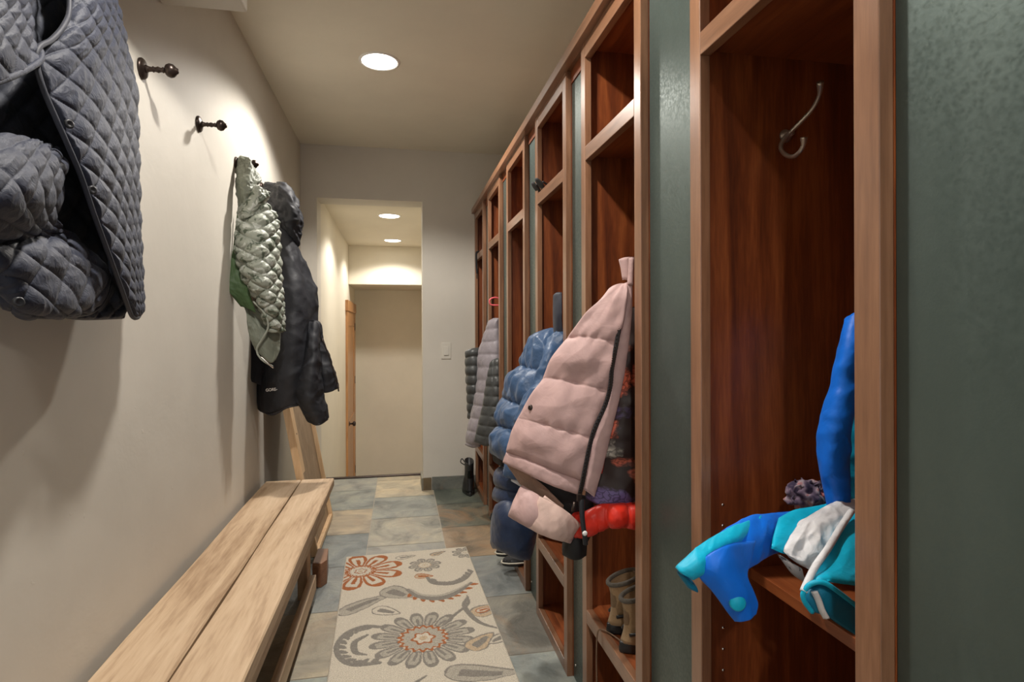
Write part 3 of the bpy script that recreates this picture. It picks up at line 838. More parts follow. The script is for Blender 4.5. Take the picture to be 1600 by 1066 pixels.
MB().tube(mid([(-120, 150, -.51), (-60, 138, -.49), (0, 124, -.49), (40, 108, -.505), (64, 92, -.52), (65, 78, -.53), (54, 68, -.535), (44, 50, -.545), (40, 20, -.56), (36, -60, -.57)]), .0045, 8).build('binding', M['navy_quilt'], t)
MB().tube(mid([(-130, 388, -.53), (-50, 406, -.53), (-16, 424, -.53), (0, 442, -.53), (13, 470, -.528), (34, 489, -.52), (60, 492, -.515), (90, 492, -.52), (142, 486, -.555), (164, 464, -.555), (173, 430, -.56), (172, 405, -.57)]), .0042, 8).build('binding', M['navy_trim'], t)
for a_, b_, x_ in ((28, 470, -.492), (108, 192, -.505), (144, 295, -.503)):
    p = at(a_, b_, x=x_)
    MB().lathe(p, (1, -.6, 0), [(0, .007), (.003, .007), (.004, .0045), (.0025, .003)], 16).build('snap', M['charcoal2'], t)

# camouflage vest
t = empty('camo_vest', (WL + .05, 2.58, 1.0), 'grey-green camouflage puffer vest hanging on the peg beside the black jacket', 'vest')
def herring(U, V, RR, S, T):
    c = S / .036; k = np.floor(c); f = c - k
    sg = np.where(k % 2 == 0, 1, -1)
    q = np.abs(np.sin(np.pi * (T + sg * (f - .5) * .022) / .030)) ** .5 * np.abs(np.sin(np.pi * f)) ** .35
    return .013 * q + .004 * vn(S * 80, T * 70)
cloth('vest_body', rows_y([
    [(384, 322, 2.53), (398, 310, 2.53), (414, 316, 2.55), (430, 338, 2.62)],
    [(372, 350, 2.52), (394, 350, 2.49), (414, 350, 2.51), (434, 360, 2.62)],
    [(369, 385, 2.50), (392, 385, 2.46), (414, 387, 2.49), (436, 392, 2.62)],
    [(374, 410, 2.50), (394, 415, 2.46), (415, 420, 2.48), (437, 425, 2.62)],
    [(385, 436, 2.50), (402, 440, 2.46), (420, 445, 2.49), (438, 448, 2.62)],
    [(403, 462, 2.52), (415, 466, 2.49), (427, 470, 2.51), (439, 472, 2.62)],
    [(414, 490, 2.54), (422, 494, 2.52), (430, 496, 2.54), (439, 497, 2.60)],
    [(424, 512, 2.56), (430, 518, 2.55), (435, 520, 2.57), (438, 518, 2.60)]]), M['camo'], t, nu=130, nv=200, disp=diamonds(.082, .017, .062), th=.008, ew=.02)
cloth('collar', rows_y([
    [(370, 247, 2.57), (378, 243, 2.57), (386, 244, 2.57), (391, 247, 2.57)],
    [(370, 262, 2.56), (380, 262, 2.54), (393, 262, 2.54), (402, 268, 2.57)],
    [(370, 280, 2.55), (380, 282, 2.51), (392, 284, 2.51), (409, 279, 2.56)],
    [(371, 300, 2.54), (380, 300, 2.50), (390, 298, 2.50), (400, 292, 2.55)],
    [(373, 335, 2.53), (379, 330, 2.50), (386, 318, 2.50), (394, 304, 2.53)]]), M['olive'], t, nu=50, nv=60, th=.004, wr=.014, wf=50)
cloth('lapel', rows_y([
    [(397, 290, 2.52), (408, 291, 2.50), (422, 299, 2.53)],
    [(384, 308, 2.52), (402, 307, 2.48), (420, 310, 2.53)],
    [(375, 328, 2.52), (392, 325, 2.47), (414, 322, 2.52)],
    [(372, 345, 2.52), (386, 340, 2.48), (402, 334, 2.51)]]), M['camo'], t, nu=40, nv=40, th=.006, ew=.015, wr=.02, wf=40)
cloth('side_lining', rows_y([
    [(371, 330, 2.55), (376, 330, 2.55), (384, 335, 2.55)],
    [(364, 390, 2.52), (372, 392, 2.52), (384, 395, 2.52)],
    [(357, 430, 2.49), (366, 432, 2.49), (384, 432, 2.49)],
    [(357, 452, 2.48), (372, 456, 2.49), (392, 462, 2.50)],
    [(376, 478, 2.51), (384, 480, 2.51), (400, 488, 2.52)]]), M['green'], t, nu=40, nv=60, th=.004, wr=.006, wf=40)
cloth('lower_flap', rows_y([
    [(372, 462, 2.52), (388, 470, 2.54), (404, 484, 2.55), (420, 500, 2.57)],
    [(384, 485, 2.53), (396, 492, 2.55), (412, 505, 2.56), (437, 510, 2.60)],
    [(386, 505, 2.53), (398, 508, 2.54), (414, 520, 2.55), (438, 524, 2.60)],
    [(390, 525, 2.54), (402, 530, 2.54), (418, 542, 2.55), (437, 545, 2.60)],
    [(400, 545, 2.56), (410, 556, 2.55), (422, 566, 2.56), (431, 562, 2.58)]]), M['olive'], t, nu=50, nv=60, th=.004, wr=.008, wf=40)
MB().tube([at(a, b, y=c) for a, b, c in ((396, 470, 2.50), (414, 490, 2.50), (419, 510, 2.51), (410, 528, 2.51), (401, 545, 2.52), (408, 560, 2.52), (426, 572, 2.53))], .004, 8).build('edging', M['olive2'], t)
zz_ = MB().tube([at(a, b, y=c) for a, b, c in ((407, 556, 2.52), (418, 566, 2.52), (427, 574, 2.53))], .0035, 8).build('zipper_tab', M['steel'], t)

# black hooded jacket
t = empty('rain_jacket', (WL + .08, 3.0, .78), 'black hooded shell jacket hanging at the far end of the pegs above the bench', 'jacket')
cloth('jacket_body', rows_y([
    [(408, 330, 3.02), (425, 330, 2.94), (445, 345, 2.90), (462, 378, 2.95)],
    [(404, 400, 3.0), (425, 395, 2.88), (455, 398, 2.82), (482, 420, 2.92)],
    [(402, 460, 3.0), (425, 460, 2.86), (460, 455, 2.78), (497, 460, 2.92)],
    [(402, 520, 3.0), (425, 525, 2.85), (460, 520, 2.76), (497, 505, 2.92)],
    [(404, 560, 2.98), (424, 575, 2.85), (456, 575, 2.76), (496, 560, 2.92)],
    [(406, 592, 2.96), (422, 612, 2.85), (452, 612, 2.78), (490, 600, 2.90)],
    [(407, 640, 2.94), (425, 645, 2.86), (455, 632, 2.80), (480, 628, 2.88)]]), M['charcoal'], t, nu=100, nv=140, th=.012, ew=.03, wr=.034, wf=8)
sl_ = cloth('front_flap', rows_y([
    [(483, 500, 2.84), (491, 500, 2.82), (498, 505, 2.86)],
    [(477, 550, 2.80), (490, 550, 2.76), (501, 550, 2.84)],
    [(467, 590, 2.80), (486, 590, 2.74), (503, 590, 2.84)],
    [(459, 620, 2.80), (482, 622, 2.74), (505, 615, 2.84)],
    [(470, 637, 2.80), (490, 642, 2.76), (509, 634, 2.84)],
    [(484, 656, 2.82), (498, 662, 2.79), (511, 652, 2.84)]]), M['charcoal'], t, nu=60, nv=90, th=.010, ew=.03, wr=.024, wf=14)
cloth('sleeve', rows_y([
    [(486, 500, 2.92), (491, 500, 2.88), (497, 503, 2.90)],
    [(488, 545, 2.92), (500, 548, 2.86), (513, 550, 2.90)],
    [(490, 585, 2.92), (508, 588, 2.85), (524, 585, 2.90)],
    [(492, 612, 2.92), (510, 612, 2.87), (529, 606, 2.90)]]), M['charcoal'], t, nu=50, nv=60, th=.012, ew=.03, wr=.026, wf=18)
cloth('back_hem', rows_y([
    [(387, 520, 2.80), (395, 530, 2.84), (408, 535, 2.88)],
    [(385, 560, 2.80), (396, 566, 2.84), (412, 570, 2.88)],
    [(387, 592, 2.80), (397, 597, 2.84), (410, 602, 2.88)]]), M['charcoal2'], t, nu=24, nv=30, th=.006, wr=.006)
hd_ = cloth('hood', rows_y([
    [(411, 292, 3.02), (424, 285, 2.97), (440, 286, 2.92), (450, 298, 2.95)],
    [(413, 305, 3.0), (430, 297, 2.90), (452, 302, 2.84), (465, 322, 2.92)],
    [(418, 325, 2.99), (434, 320, 2.86), (456, 325, 2.80), (468, 345, 2.90)],
    [(426, 350, 2.98), (440, 345, 2.88), (456, 348, 2.82), (468, 366, 2.90)],
    [(436, 370, 2.96), (446, 368, 2.90), (456, 374, 2.86), (463, 386, 2.90)]]), M['charcoal'], t, nu=60, nv=70, th=.014, ew=.03, wr=.035, wf=22)
MB().tube([at(a, b, y=c) for a, b, c in ((440, 372, 2.86), (430, 350, 2.84), (420, 325, 2.90), (418, 305, 2.96), (420, 293, 2.98))], .004, 8).build('hood_edge', M['charcoal2'], hd_)
MB().tube([at(a, b, y=c) for a, b, c in ((407, 641, 2.91), (426, 647, 2.83), (448, 636, 2.78), (472, 631, 2.81))], .005, 8).build('hem_cord', M['charcoal2'], t)
MB().tube([at(a, b, y=c) for a, b, c in ((485, 658, 2.82), (498, 662, 2.77), (511, 654, 2.83))], .006, 8).build('cuff', M['charcoal2'], sl_)
zi_ = MB().tube([at(a, b, y=c) for a, b, c in ((503, 528, 2.83), (515, 560, 2.83), (527, 600, 2.83))], .003, 6).build('zipper', M['bronze'], sl_)
MB().tube([at(527, 600, y=2.83), at(529, 611, y=2.83)], .0035, 6, sub=1).build('zipper_pull', M['bronze'], sl_)

def word(txt, p0, xdir, up, size, mat, parent, name='lettering'):
    cu = bpy.data.curves.new('text_tmp', 'FONT'); cu.body = txt; cu.size = size; cu.extrude = .0004; cu.offset = size * .012
    tmp = bpy.data.objects.new('text_tmp', cu); col.objects.link(tmp)
    dg = bpy.context.evaluated_depsgraph_get()
    me = bpy.data.meshes.new_from_object(tmp.evaluated_get(dg))
    bpy.data.objects.remove(tmp)
    X = Vector(xdir).normalized(); U = Vector(up); U = (U - X * U.dot(X)).normalized(); Nn = X.cross(U)
    mt = Matrix(((X.x, U.x, Nn.x, p0[0]), (X.y, U.y, Nn.y, p0[1]), (X.z, U.z, Nn.z, p0[2]), (0, 0, 0, 1)))
    me.transform(mt)
    me.materials.clear()
    return link(name, me, mat, parent)
word('GORE-TEX', at(415, 611, y=2.785), at(434, 609, y=2.77) - at(415, 611, y=2.785), (0, 0, 1), .0185, M['white_label'], t)

# ------------------------------------------------------------------ right side garments
# grey puffer in the fifth locker
t = empty('grey_puffer', (.5, 3.3, .35), 'mauve-grey and charcoal puffer jacket with a coral hanger, at the far lockers', 'jacket')
cloth('jacket_body', rows_y([
    [(766, 500, 3.35), (772, 497, 3.32), (780, 497, 3.30)],
    [(755, 530, 3.38), (766, 530, 3.32), (780, 528, 3.28)],
    [(747, 556, 3.40), (762, 556, 3.31), (780, 556, 3.26)],
    [(746, 590, 3.40), (760, 590, 3.30), (776, 590, 3.26)],
    [(742, 620, 3.40), (754, 622, 3.30), (768, 624, 3.26)],
    [(736, 650, 3.40), (748, 652, 3.30), (762, 652, 3.26)],
    [(730, 675, 3.40), (742, 678, 3.30), (756, 678, 3.27)],
    [(728, 696, 3.40), (738, 700, 3.33), (750, 698, 3.30)]]), M['grey_puff'], t, nu=50, nv=120, disp=bands(.075, .010, .35), th=.012, ew=.04)
cloth('sleeve', rows_y([
    [(728, 548, 3.46), (738, 544, 3.42), (748, 543, 3.42)],
    [(729, 580, 3.46), (739, 580, 3.40), (748, 580, 3.42)],
    [(731, 620, 3.46), (740, 620, 3.40), (748, 620, 3.42)],
    [(732, 655, 3.46), (740, 655, 3.42), (746, 655, 3.42)]]), M['dark_puff'], t, nu=30, nv=80, disp=bands(.055, .014, .4), th=.014, ew=.035)
cloth('front_panel', rows_y([
    [(768, 566, 3.26), (774, 560, 3.24), (782, 560, 3.22)],
    [(760, 600, 3.26), (772, 600, 3.20), (782, 600, 3.20)],
    [(754, 635, 3.26), (768, 636, 3.19), (782, 636, 3.18)],
    [(746, 665, 3.26), (762, 668, 3.19), (780, 668, 3.18)],
    [(740, 690, 3.26), (758, 697, 3.20), (776, 692, 3.19)]]), M['dark_puff'], t, nu=60, nv=90, disp=bands(.055, .011, .4, cols=.075), th=.012, ew=.03)
MB().tube([at(a, b, y=3.30) for a, b in ((779, 477), (773, 477), (767, 476), (765, 471), (767, 467), (773, 465), (779, 466))], .0045, 8).build('hanger_hook', M['pink_plastic'], t)

# blue hooded puffer in the third locker
t = empty('blue_puffer', (.45, 2.05, .3), 'denim-blue hooded puffer coat hanging between the pink puffer and the grey one', 'jacket')
cloth('coat_body', rows_y([
    [(856, 524, 2.10), (864, 514, 2.04), (875, 512, 2.0), (888, 520, 1.98)],
    [(815, 574, 2.16), (836, 580, 1.99), (862, 585, 1.94), (888, 585, 1.93)],
    [(791, 622, 2.20), (818, 634, 1.99), (848, 636, 1.93), (878, 636, 1.92)],
    [(783, 668, 2.20), (806, 672, 1.99), (830, 684, 1.93), (862, 684, 1.92)],
    [(772, 712, 2.18), (790, 722, 2.02), (812, 735, 1.96), (845, 740, 1.95)]]), M['blue_puff'], t, nu=110, nv=190, disp=baffles(.030, .5, 0, .016), th=.02, ew=.06, wr=.02, wf=14)
cloth('front_edge', rows_y([
    [(858, 530, 1.98), (868, 518, 1.95), (886, 518, 1.94)],
    [(837, 585, 1.93), (852, 580, 1.89), (874, 580, 1.90)],
    [(818, 635, 1.92), (832, 630, 1.87), (852, 632, 1.89)],
    [(802, 688, 1.92), (814, 684, 1.87), (832, 688, 1.89)],
    [(789, 745, 1.94), (801, 748, 1.90), (816, 750, 1.91)]]), M['blue_puff'], t, nu=50, nv=110, th=.012, ew=.03, wr=.03, wf=14)
cloth('cuff', rows_y([
    [(771, 692, 2.16), (780, 698, 2.08), (792, 704, 2.02)],
    [(773, 708, 2.16), (784, 716, 2.08), (794, 720, 2.02)],
    [(776, 722, 2.16), (784, 728, 2.09), (792, 730, 2.04)]]), M['black_cloth'], t, nu=24, nv=24, th=.02, ew=.03, wr=.006)
cloth('hood', rows_y([
    [(866, 460, 1.99), (870, 457, 1.97), (878, 457, 1.95)],
    [(865, 480, 2.0), (870, 480, 1.96), (878, 480, 1.93)],
    [(865, 505, 2.0), (870, 505, 1.96), (878, 505, 1.93)],
    [(866, 528, 2.0), (872, 530, 1.96), (880, 530, 1.94)]]), M['navy_trim'], t, nu=24, nv=40, th=.007, wr=.006)
cloth('lower_body', rows_y([
    [(782, 728, 2.12), (800, 735, 2.0), (830, 745, 1.96), (862, 755, 1.95)],
    [(778, 758, 2.12), (796, 765, 1.99), (826, 775, 1.94), (858, 785, 1.93)],
    [(780, 785, 2.12), (796, 792, 2.0), (824, 800, 1.95), (852, 805, 1.94)]]), M['navy_puff'], t, nu=50, nv=50, disp=baffles(.02), th=.018, ew=.04, wr=.005)
cloth('sleeve', rows_y([
    [(778, 786, 2.02), (792, 782, 1.94), (812, 790, 1.93), (828, 800, 1.96)],
    [(772, 815, 2.04), (792, 815, 1.90), (816, 822, 1.89), (832, 828, 1.95)],
    [(770, 842, 2.04), (790, 846, 1.91), (812, 856, 1.90), (826, 860, 1.95)],
    [(776, 852, 2.02), (790, 858, 1.94), (808, 870, 1.93), (820, 870, 1.96)]]), M['navy_puff'], t, nu=50, nv=60, th=.03, ew=.06, wr=.008, wf=20)
cloth('care_label', rows_y([
    [(796, 740, 1.90), (806, 744, 1.90), (814, 752, 1.90)],
    [(798, 752, 1.90), (808, 758, 1.90), (817, 764, 1.90)]]), M['white_cl'], t, nu=8, nv=8, th=.002)['label'] = 'white label'

# pink puffer
PY = 1.40
t = empty('pink_puffer', (.42, 1.42, .62), 'dusty pink puffer jacket with a long dark zipper hanging out of the second locker', 'jacket')
cloth('front_panel', rows_y([
    [(974, 446, 1.345), (976, 443, 1.338), (979, 442, 1.333), (982, 442, 1.33)],
    [(886, 532, 1.405), (912, 529, 1.37), (942, 531, 1.345), (968, 538, 1.342)],
    [(848, 595, 1.43), (874, 594, 1.385), (914, 602, 1.355), (954, 612, 1.348)],
    [(811, 654, 1.455), (846, 661, 1.40), (892, 674, 1.365), (932, 686, 1.352)],
    [(793, 706, 1.47), (828, 720, 1.41), (870, 738, 1.375), (914, 754, 1.356)]]), M['pink'], t, nu=110, nv=220, disp=baffles(.015, .42, 0, .010), th=.010, ew=.03, wr=.016, wf=9)
cloth('hem_band', rows_y([
    [(792, 705, 1.462), (828, 719, 1.402), (870, 737, 1.367), (909, 751, 1.354)],
    [(788, 714, 1.465), (826, 731, 1.400), (866, 750, 1.365), (906, 763, 1.352)],
    [(785, 723, 1.468), (824, 741, 1.404), (864, 760, 1.368), (903, 774, 1.354)]]), M['pink'], t, nu=80, nv=24, th=.009, ew=.012, wr=.004, wf=40)
cloth('placket', rows_y([
    [(980, 442, 1.328), (984, 442, 1.325), (989, 441, 1.322)],
    [(972, 500, 1.333), (978, 500, 1.325), (987, 500, 1.322)],
    [(959, 560, 1.338), (967, 562, 1.328), (979, 562, 1.328)],
    [(950, 610, 1.340), (959, 612, 1.330), (970, 612, 1.33)],
    [(930, 672, 1.342), (942, 674, 1.332), (955, 676, 1.333)],
    [(918, 720, 1.344), (930, 724, 1.334), (942, 728, 1.336)],
    [(910, 765, 1.345), (918, 770, 1.336), (928, 778, 1.338)]]), M['pink'], t, nu=30, nv=120, th=.006, ew=.012, wr=.005, wf=30)
cloth('collar_tab', rows_y([
    [(967, 406, 1.34), (975, 403, 1.335), (984, 402, 1.33)],
    [(970, 420, 1.34), (976, 420, 1.333), (985, 420, 1.328)],
    [(973, 438, 1.34), (978, 438, 1.333), (985, 440, 1.328)]]), M['pink'], t, nu=16, nv=20, th=.005, ew=.01)
cloth('collar', rows_y([
    [(983, 403, 1.325), (987, 402, 1.32), (992, 402, 1.318)],
    [(982, 425, 1.325), (986, 425, 1.318), (991, 425, 1.316)],
    [(980, 447, 1.325), (985, 447, 1.318), (990, 447, 1.316)]]), M['pink'], t, nu=12, nv=20, th=.005, ew=.01)
zp = [(976, 470, 1.322), (969, 505, 1.322), (961, 548, 1.322), (956, 575, 1.322), (953, 605, 1.322), (945, 634, 1.322), (928, 672, 1.325), (919, 705, 1.325), (911, 745, 1.328), (905, 773, 1.33)]
zpts = [at(a, b, y=c - .004) for a, b, c in zp]
zt_ = MB().tube(zpts, .0058, 8, flat=.5).build('zipper', M['charcoal2'], t)
zt = MB()
for k, q in enumerate(crom(zpts, 14)):
    zt.box(q.x - .0035 + (.0012 if k % 2 else -.0012), q.x + .0035 + (.0012 if k % 2 else -.0012), q.y - .0045, q.y, q.z - .0011, q.z + .0011)
zt.build('zipper_teeth', M['bronze'], zt_)['kind'] = 'stuff'
p = at(904, 778, y=1.32)
MB().box(p.x - .007, p.x + .007, p.y - .006, p.y, p.z - .008, p.z + .010).build('zipper_slider', M['bronze'], zt_, bevel=.002)
MB().tube([at(897, 785, y=1.315), at(894, 800, y=1.313)], .004, 8, sub=1).build('zipper_pull', M['bronze'], zt_)
p = at(829, 637, y=1.402)
MB().lathe(p, (-.3, -1, 0), [(-.004, .007), (.004, .007), (.006, .005), (.0065, .001)], 20).build('snap', M['bronze'], t)['label'] = 'dark metal snap'
ps_ = cloth('pull_strap', rows_y([
    [(903, 779, 1.318), (908, 779, 1.316), (913, 780, 1.318)],
    [(905, 810, 1.314), (909, 810, 1.312), (913, 811, 1.314)],
    [(909, 840, 1.312), (913, 841, 1.310), (917, 841, 1.312)],
    [(910, 852, 1.315), (914, 853, 1.313), (918, 852, 1.315)]]), M['charcoal2'], t, nu=10, nv=40, th=.002, ew=.003)
p = at(913, 834, y=1.308)
MB().lathe(p, (0, -1, 0), [(-.004, .006), (.001, .006), (.002, .003)], 16).build('button', M['white_label'], ps_)['label'] = 'white button on the black pull strap'
cloth('lining', rows_y([
    [(800, 722, 1.50), (840, 745, 1.46), (880, 765, 1.42), (925, 778, 1.40)],
    [(815, 745, 1.50), (850, 768, 1.46), (885, 795, 1.43), (930, 815, 1.41)],
    [(850, 775, 1.50), (880, 800, 1.47), (905, 820, 1.45), (935, 835, 1.42)]]), M['black_cloth'], t, nu=50, nv=30, th=.01, wr=.006)
cloth('facing', rows_y([
    [(789, 722, 1.47), (825, 742, 1.43), (850, 760, 1.41), (880, 790, 1.40)],
    [(800, 738, 1.48), (830, 760, 1.44), (852, 780, 1.42), (878, 808, 1.41)],
    [(812, 755, 1.48), (834, 776, 1.44), (855, 796, 1.42), (874, 818, 1.42)]]), M['beige_fur'], t, nu=50, nv=24, th=.006, wr=.005)
cloth('sleeve', rows_y([
    [(815, 758, 1.44), (838, 772, 1.40), (856, 788, 1.385), (880, 800, 1.40), (900, 815, 1.42)],
    [(803, 785, 1.44), (826, 800, 1.38), (846, 812, 1.375), (872, 822, 1.385), (894, 835, 1.42)],
    [(794, 808, 1.44), (818, 822, 1.38), (838, 832, 1.38), (864, 842, 1.385), (886, 848, 1.42)]]), M['pink'], t, nu=60, nv=50, th=.022, ew=.04, wr=.008, wf=24)
cloth('cuff', rows_y([
    [(842, 775, 1.37), (862, 785, 1.36), (885, 800, 1.36), (905, 822, 1.38)],
    [(830, 805, 1.37), (852, 812, 1.352), (876, 822, 1.352), (896, 836, 1.38)],
    [(822, 824, 1.37), (842, 835, 1.355), (866, 844, 1.355), (884, 848, 1.38)]]), M['pink2'], t, nu=60, nv=50, th=.012, ew=.03, wr=.010, wf=20)['label'] = 'pale pink folded cuff'
MB().tube([at(848, 778, y=1.375), at(866, 792, y=1.365), at(886, 806, y=1.36), at(903, 822, y=1.37)], .007, 8).build('edging', M['pink2'], t)

# floral jacket behind
t = empty('floral_jacket', (.56, 1.38, .7), 'dark floral print jacket hanging in the locker behind the pink puffer', 'jacket')
cloth('jacket_body', rows_y([
    [(968, 480, 1.42), (985, 480, 1.42), (1005, 480, 1.42)],
    [(955, 560, 1.41), (980, 560, 1.395), (1008, 560, 1.40)],
    [(945, 640, 1.41), (975, 640, 1.385), (1008, 640, 1.39)],
    [(930, 700, 1.41), (968, 705, 1.38), (1008, 705, 1.385)],
    [(918, 750, 1.41), (960, 760, 1.375), (1008, 760, 1.38)],
    [(912, 780, 1.41), (955, 792, 1.385), (1008, 795, 1.39)]]), M['floral'], t, nu=70, nv=110, th=.014, wr=.022, wf=12)
MB().tube([at(a, b, y=c) for a, b, c in ((978, 530, 1.37), (968, 600, 1.36), (950, 680, 1.355), (938, 740, 1.355))], .004, 8).build('zipper_edge', M['red'], t)['label'] = 'red zipper edge'
t = empty('red_puffer', (.56, 1.42, .6), 'bright red puffer jacket whose sleeves show below the floral jacket', 'jacket')
cloth('sleeve', rows_y([
    [(935, 790, 1.40), (955, 788, 1.37), (975, 785, 1.37), (1005, 785, 1.38)],
    [(925, 812, 1.40), (950, 808, 1.36), (975, 805, 1.36), (1005, 808, 1.37)],
    [(940, 815, 1.41), (955, 822, 1.37), (975, 824, 1.37), (1005, 828, 1.38)]]), M['red'], t, nu=70, nv=50, disp=lambda U, V, RR, S, T: .014 * np.abs(np.sin(np.pi * U * 3)) ** .5, th=.02, ew=.04, wr=.008, wf=40)
cloth('sleeve', rows_y([
    [(897, 800, 1.42), (915, 798, 1.39), (940, 786, 1.385), (962, 785, 1.40)],
    [(895, 822, 1.42), (915, 820, 1.38), (938, 808, 1.375), (956, 800, 1.40)],
    [(904, 838, 1.42), (918, 838, 1.39), (936, 826, 1.385), (950, 812, 1.41)]]), M['red'], t, nu=60, nv=40, disp=lambda U, V, RR, S, T: .010 * np.abs(np.sin(np.pi * U * 3)) ** .5, th=.016, ew=.03, wr=.006, wf=40)
ob = cloth('black_sleeve', rows_y([
    [(886, 800, 1.46), (900, 800, 1.43), (925, 800, 1.43), (938, 805, 1.45)],
    [(884, 830, 1.46), (895, 835, 1.42), (905, 840, 1.42), (915, 842, 1.45)],
    [(880, 850, 1.46), (893, 855, 1.42), (903, 858, 1.42), (911, 858, 1.45)],
    [(880, 868, 1.46), (892, 873, 1.43), (903, 873, 1.43), (910, 868, 1.45)]]), M['black_cloth'], None, at(895, 873, y=1.45), nu=40, nv=50, th=.016, ew=.03, wr=.005)
tag(ob, 'black cloth sleeve end hanging below the pink puffer cuff', 'sleeve')

# ------------------------------------------------------------------ footwear
def ell(c, ax, ay, n=20, pw=1.0):
    out = []
    for k in range(n):
        a = 2 * math.pi * k / n
        ca_, sa = math.cos(a), math.sin(a)
        out.append(Vector((c[0] + ax * math.copysign(abs(ca_) ** pw, ca_), c[1] + ay * math.copysign(abs(sa) ** pw, sa), c[2])))
    return out
def shoe(name, loc, rz, L_, H_, ms, label, cat, group=None, shaft=True, mu='', msole='', collar=None):
    """heel at -x, toe at +x in local space, standing on z=0"""
    t = empty(name, loc, label, cat, group)
    c, s_ = math.cos(rz), math.sin(rz)
    def Wd(p): return Vector((loc[0] + p[0] * c - p[1] * s_, loc[1] + p[0] * s_ + p[1] * c, loc[2] + p[2]))
    w_ = L_ * .19
    def outline(z, k=1.0):
        P_ = []
        for i in range(28):
            a = 2 * math.pi * i / 28
            x = math.cos(a); y = math.sin(a)
            ww = w_ * (.78 + .22 * math.cos((x - .35) * 1.6)) * (1 if x > -.2 else .9)
            P_.append((x * L_ / 2 * k, y * ww * k, z))
        return P_
    sole = MB()
    sole.loft([[Wd(p) for p in outline(z, k)] for z, k in ((0, .97), (.004, 1.0), (.014, 1.0), (.018, .985), (.026, .99), (.028, .96))], True, 0)
    sole.build('sole', msole, t)
    up = MB(); rings = []
    n = 24
    for i in range(13):      # vertical loft whose rings shrink from the foot to the shaft
        q = i / 12
        z = .026 + q * (H_ - .026)
        toe = L_ / 2 * (.97 - .0 * q)
        front = L_ / 2 * .96 * max(0, 1 - (q / .42) ** 2.2) if q < .42 else 0
        fx = max(front, -L_ * .02 + (.02 * L_ * q))
        bx_ = -L_ / 2 * (.95 - .12 * math.sin(q * 3.1))
        if not shaft: bx_ = -L_ / 2 * .93
        cx = (fx + bx_) / 2; ax = (fx - bx_) / 2; ay = w_ * (.97 - .25 * min(1, q * 1.6) + .10 * max(0, q - .6))
        rings.append([Wd((cx + ax * math.cos(2 * math.pi * k / n), ay * math.sin(2 * math.pi * k / n), z + (.012 * math.cos(2 * math.pi * k / n) * q))) for k in range(n)])
    last = rings[-1]; cc = sum(last, Vector()) / n
    rings.append([cc + (p - cc) * .86 for p in last]); 
    rings.append([cc + (p - cc) * .8 - Vector((0, 0, H_ * .45)) for p in last])
    up.loft(rings, True, 0)
    up.build('upper', mu, t)
    if collar:
        cm = MB(); pts = [cc + (p - cc) * .97 for p in last]; cm.tube(pts + [pts[0]], .006, 8, sub=2); cm.build('collar', collar, t)
    # front band and laces
    lc = MB()
    for k in range(5):
        q = .18 + .13 * k
        fr = [Wd((L_ * (.24 - .075 * k), yy, .028 + H_ * (.22 + .15 * k) + .006 * math.cos(yy * 60))) for yy in (-w_ * .45, 0, w_ * .45)]
        lc.tube(fr, .0028, 6, sub=4)
    return t, lc, Wd
# black rubber boots at the farthest locker
bm_ = at(737, 764, z=0)
t, lc, Wd = shoe('rubber_boot', (.476, 4.06, 0), R(90), .225, .235, None, 'black rubber boot with a pull loop standing against the back wall side', 'boot', 'black rubber boots', True, M['black_rubber'], M['black_rubber'])
MB().tube([Wd((-.045, .030, .225)), Wd((-.045, .050, .250)), Wd((-.045, .058, .225)), Wd((-.045, .030, .205))], .0035, 6).build('pull_loop', M['black_rubber'], t)
t, lc, Wd = shoe('rubber_boot', (.66, 3.98, .041), R(0), .17, .225, None, 'black rubber boot inside the farthest locker, right of its mate', 'boot', 'black rubber boots', True, M['black_rubber'], M['black_rubber'])
# sneakers below the blue puffer
M['stripe'] = plain('cream_rubber', (.6, .56, .46), .6, var=.05)
for (x, y, z, lb) in ((.555, 2.79, .041, 'black sneaker with a cream striped sole, farther one below the blue puffer'), (.565, 2.67, .041, 'black sneaker with a cream striped sole, nearer one below the blue puffer')):
    t, lc, Wd = shoe('sneaker', (x, y, z), R(186), .19, .07, None, lb, 'shoe', 'striped-sole sneakers', False, M['black_cloth'], M['black_rubber'])
    MB().tube([Wd((.1 * math.cos(a) * 1.0, .0395 * math.sin(a), .016)) for a in [2 * math.pi * k / 16 for k in range(17)]], .0035, 6, sub=1).build('sole_stripe', M['stripe'], t)
    lc.build('laces', M['stripe'], t)
# hiking boots on the shelf of the second locker
for (x, y, rz, lb) in ((.655, 1.505, 8, 'tan and black hiking boot on the locker shelf, farther of the pair'), (.655, 1.405, 4, 'tan and black hiking boot on the locker shelf, nearer of the pair')):
    t, lc, Wd = shoe('hiking_boot', (x, y, .317), R(rz), .21, .145, None, lb, 'boot', 'hiking boots on the shelf', True, M['tan'], M['black_rubber'], M['grey_lace'])
    lc.build('laces', M['cord'], t)
    bd = MB()
    for sgn in (-1, 1):
        bd.tube([Wd((-.085, sgn * .020, .05)), Wd((-.05, sgn * .036, .058)), Wd((.0, sgn * .0375, .05)), Wd((.05, sgn * .033, .038))], .007, 6, flat=.6)
    bd.tube([Wd((.005, .02, .07)), Wd((.008, 0, .10)), Wd((.0, 0, .14))], .012, 8)
    bd.build('overlay', M['black_rubber'], t)
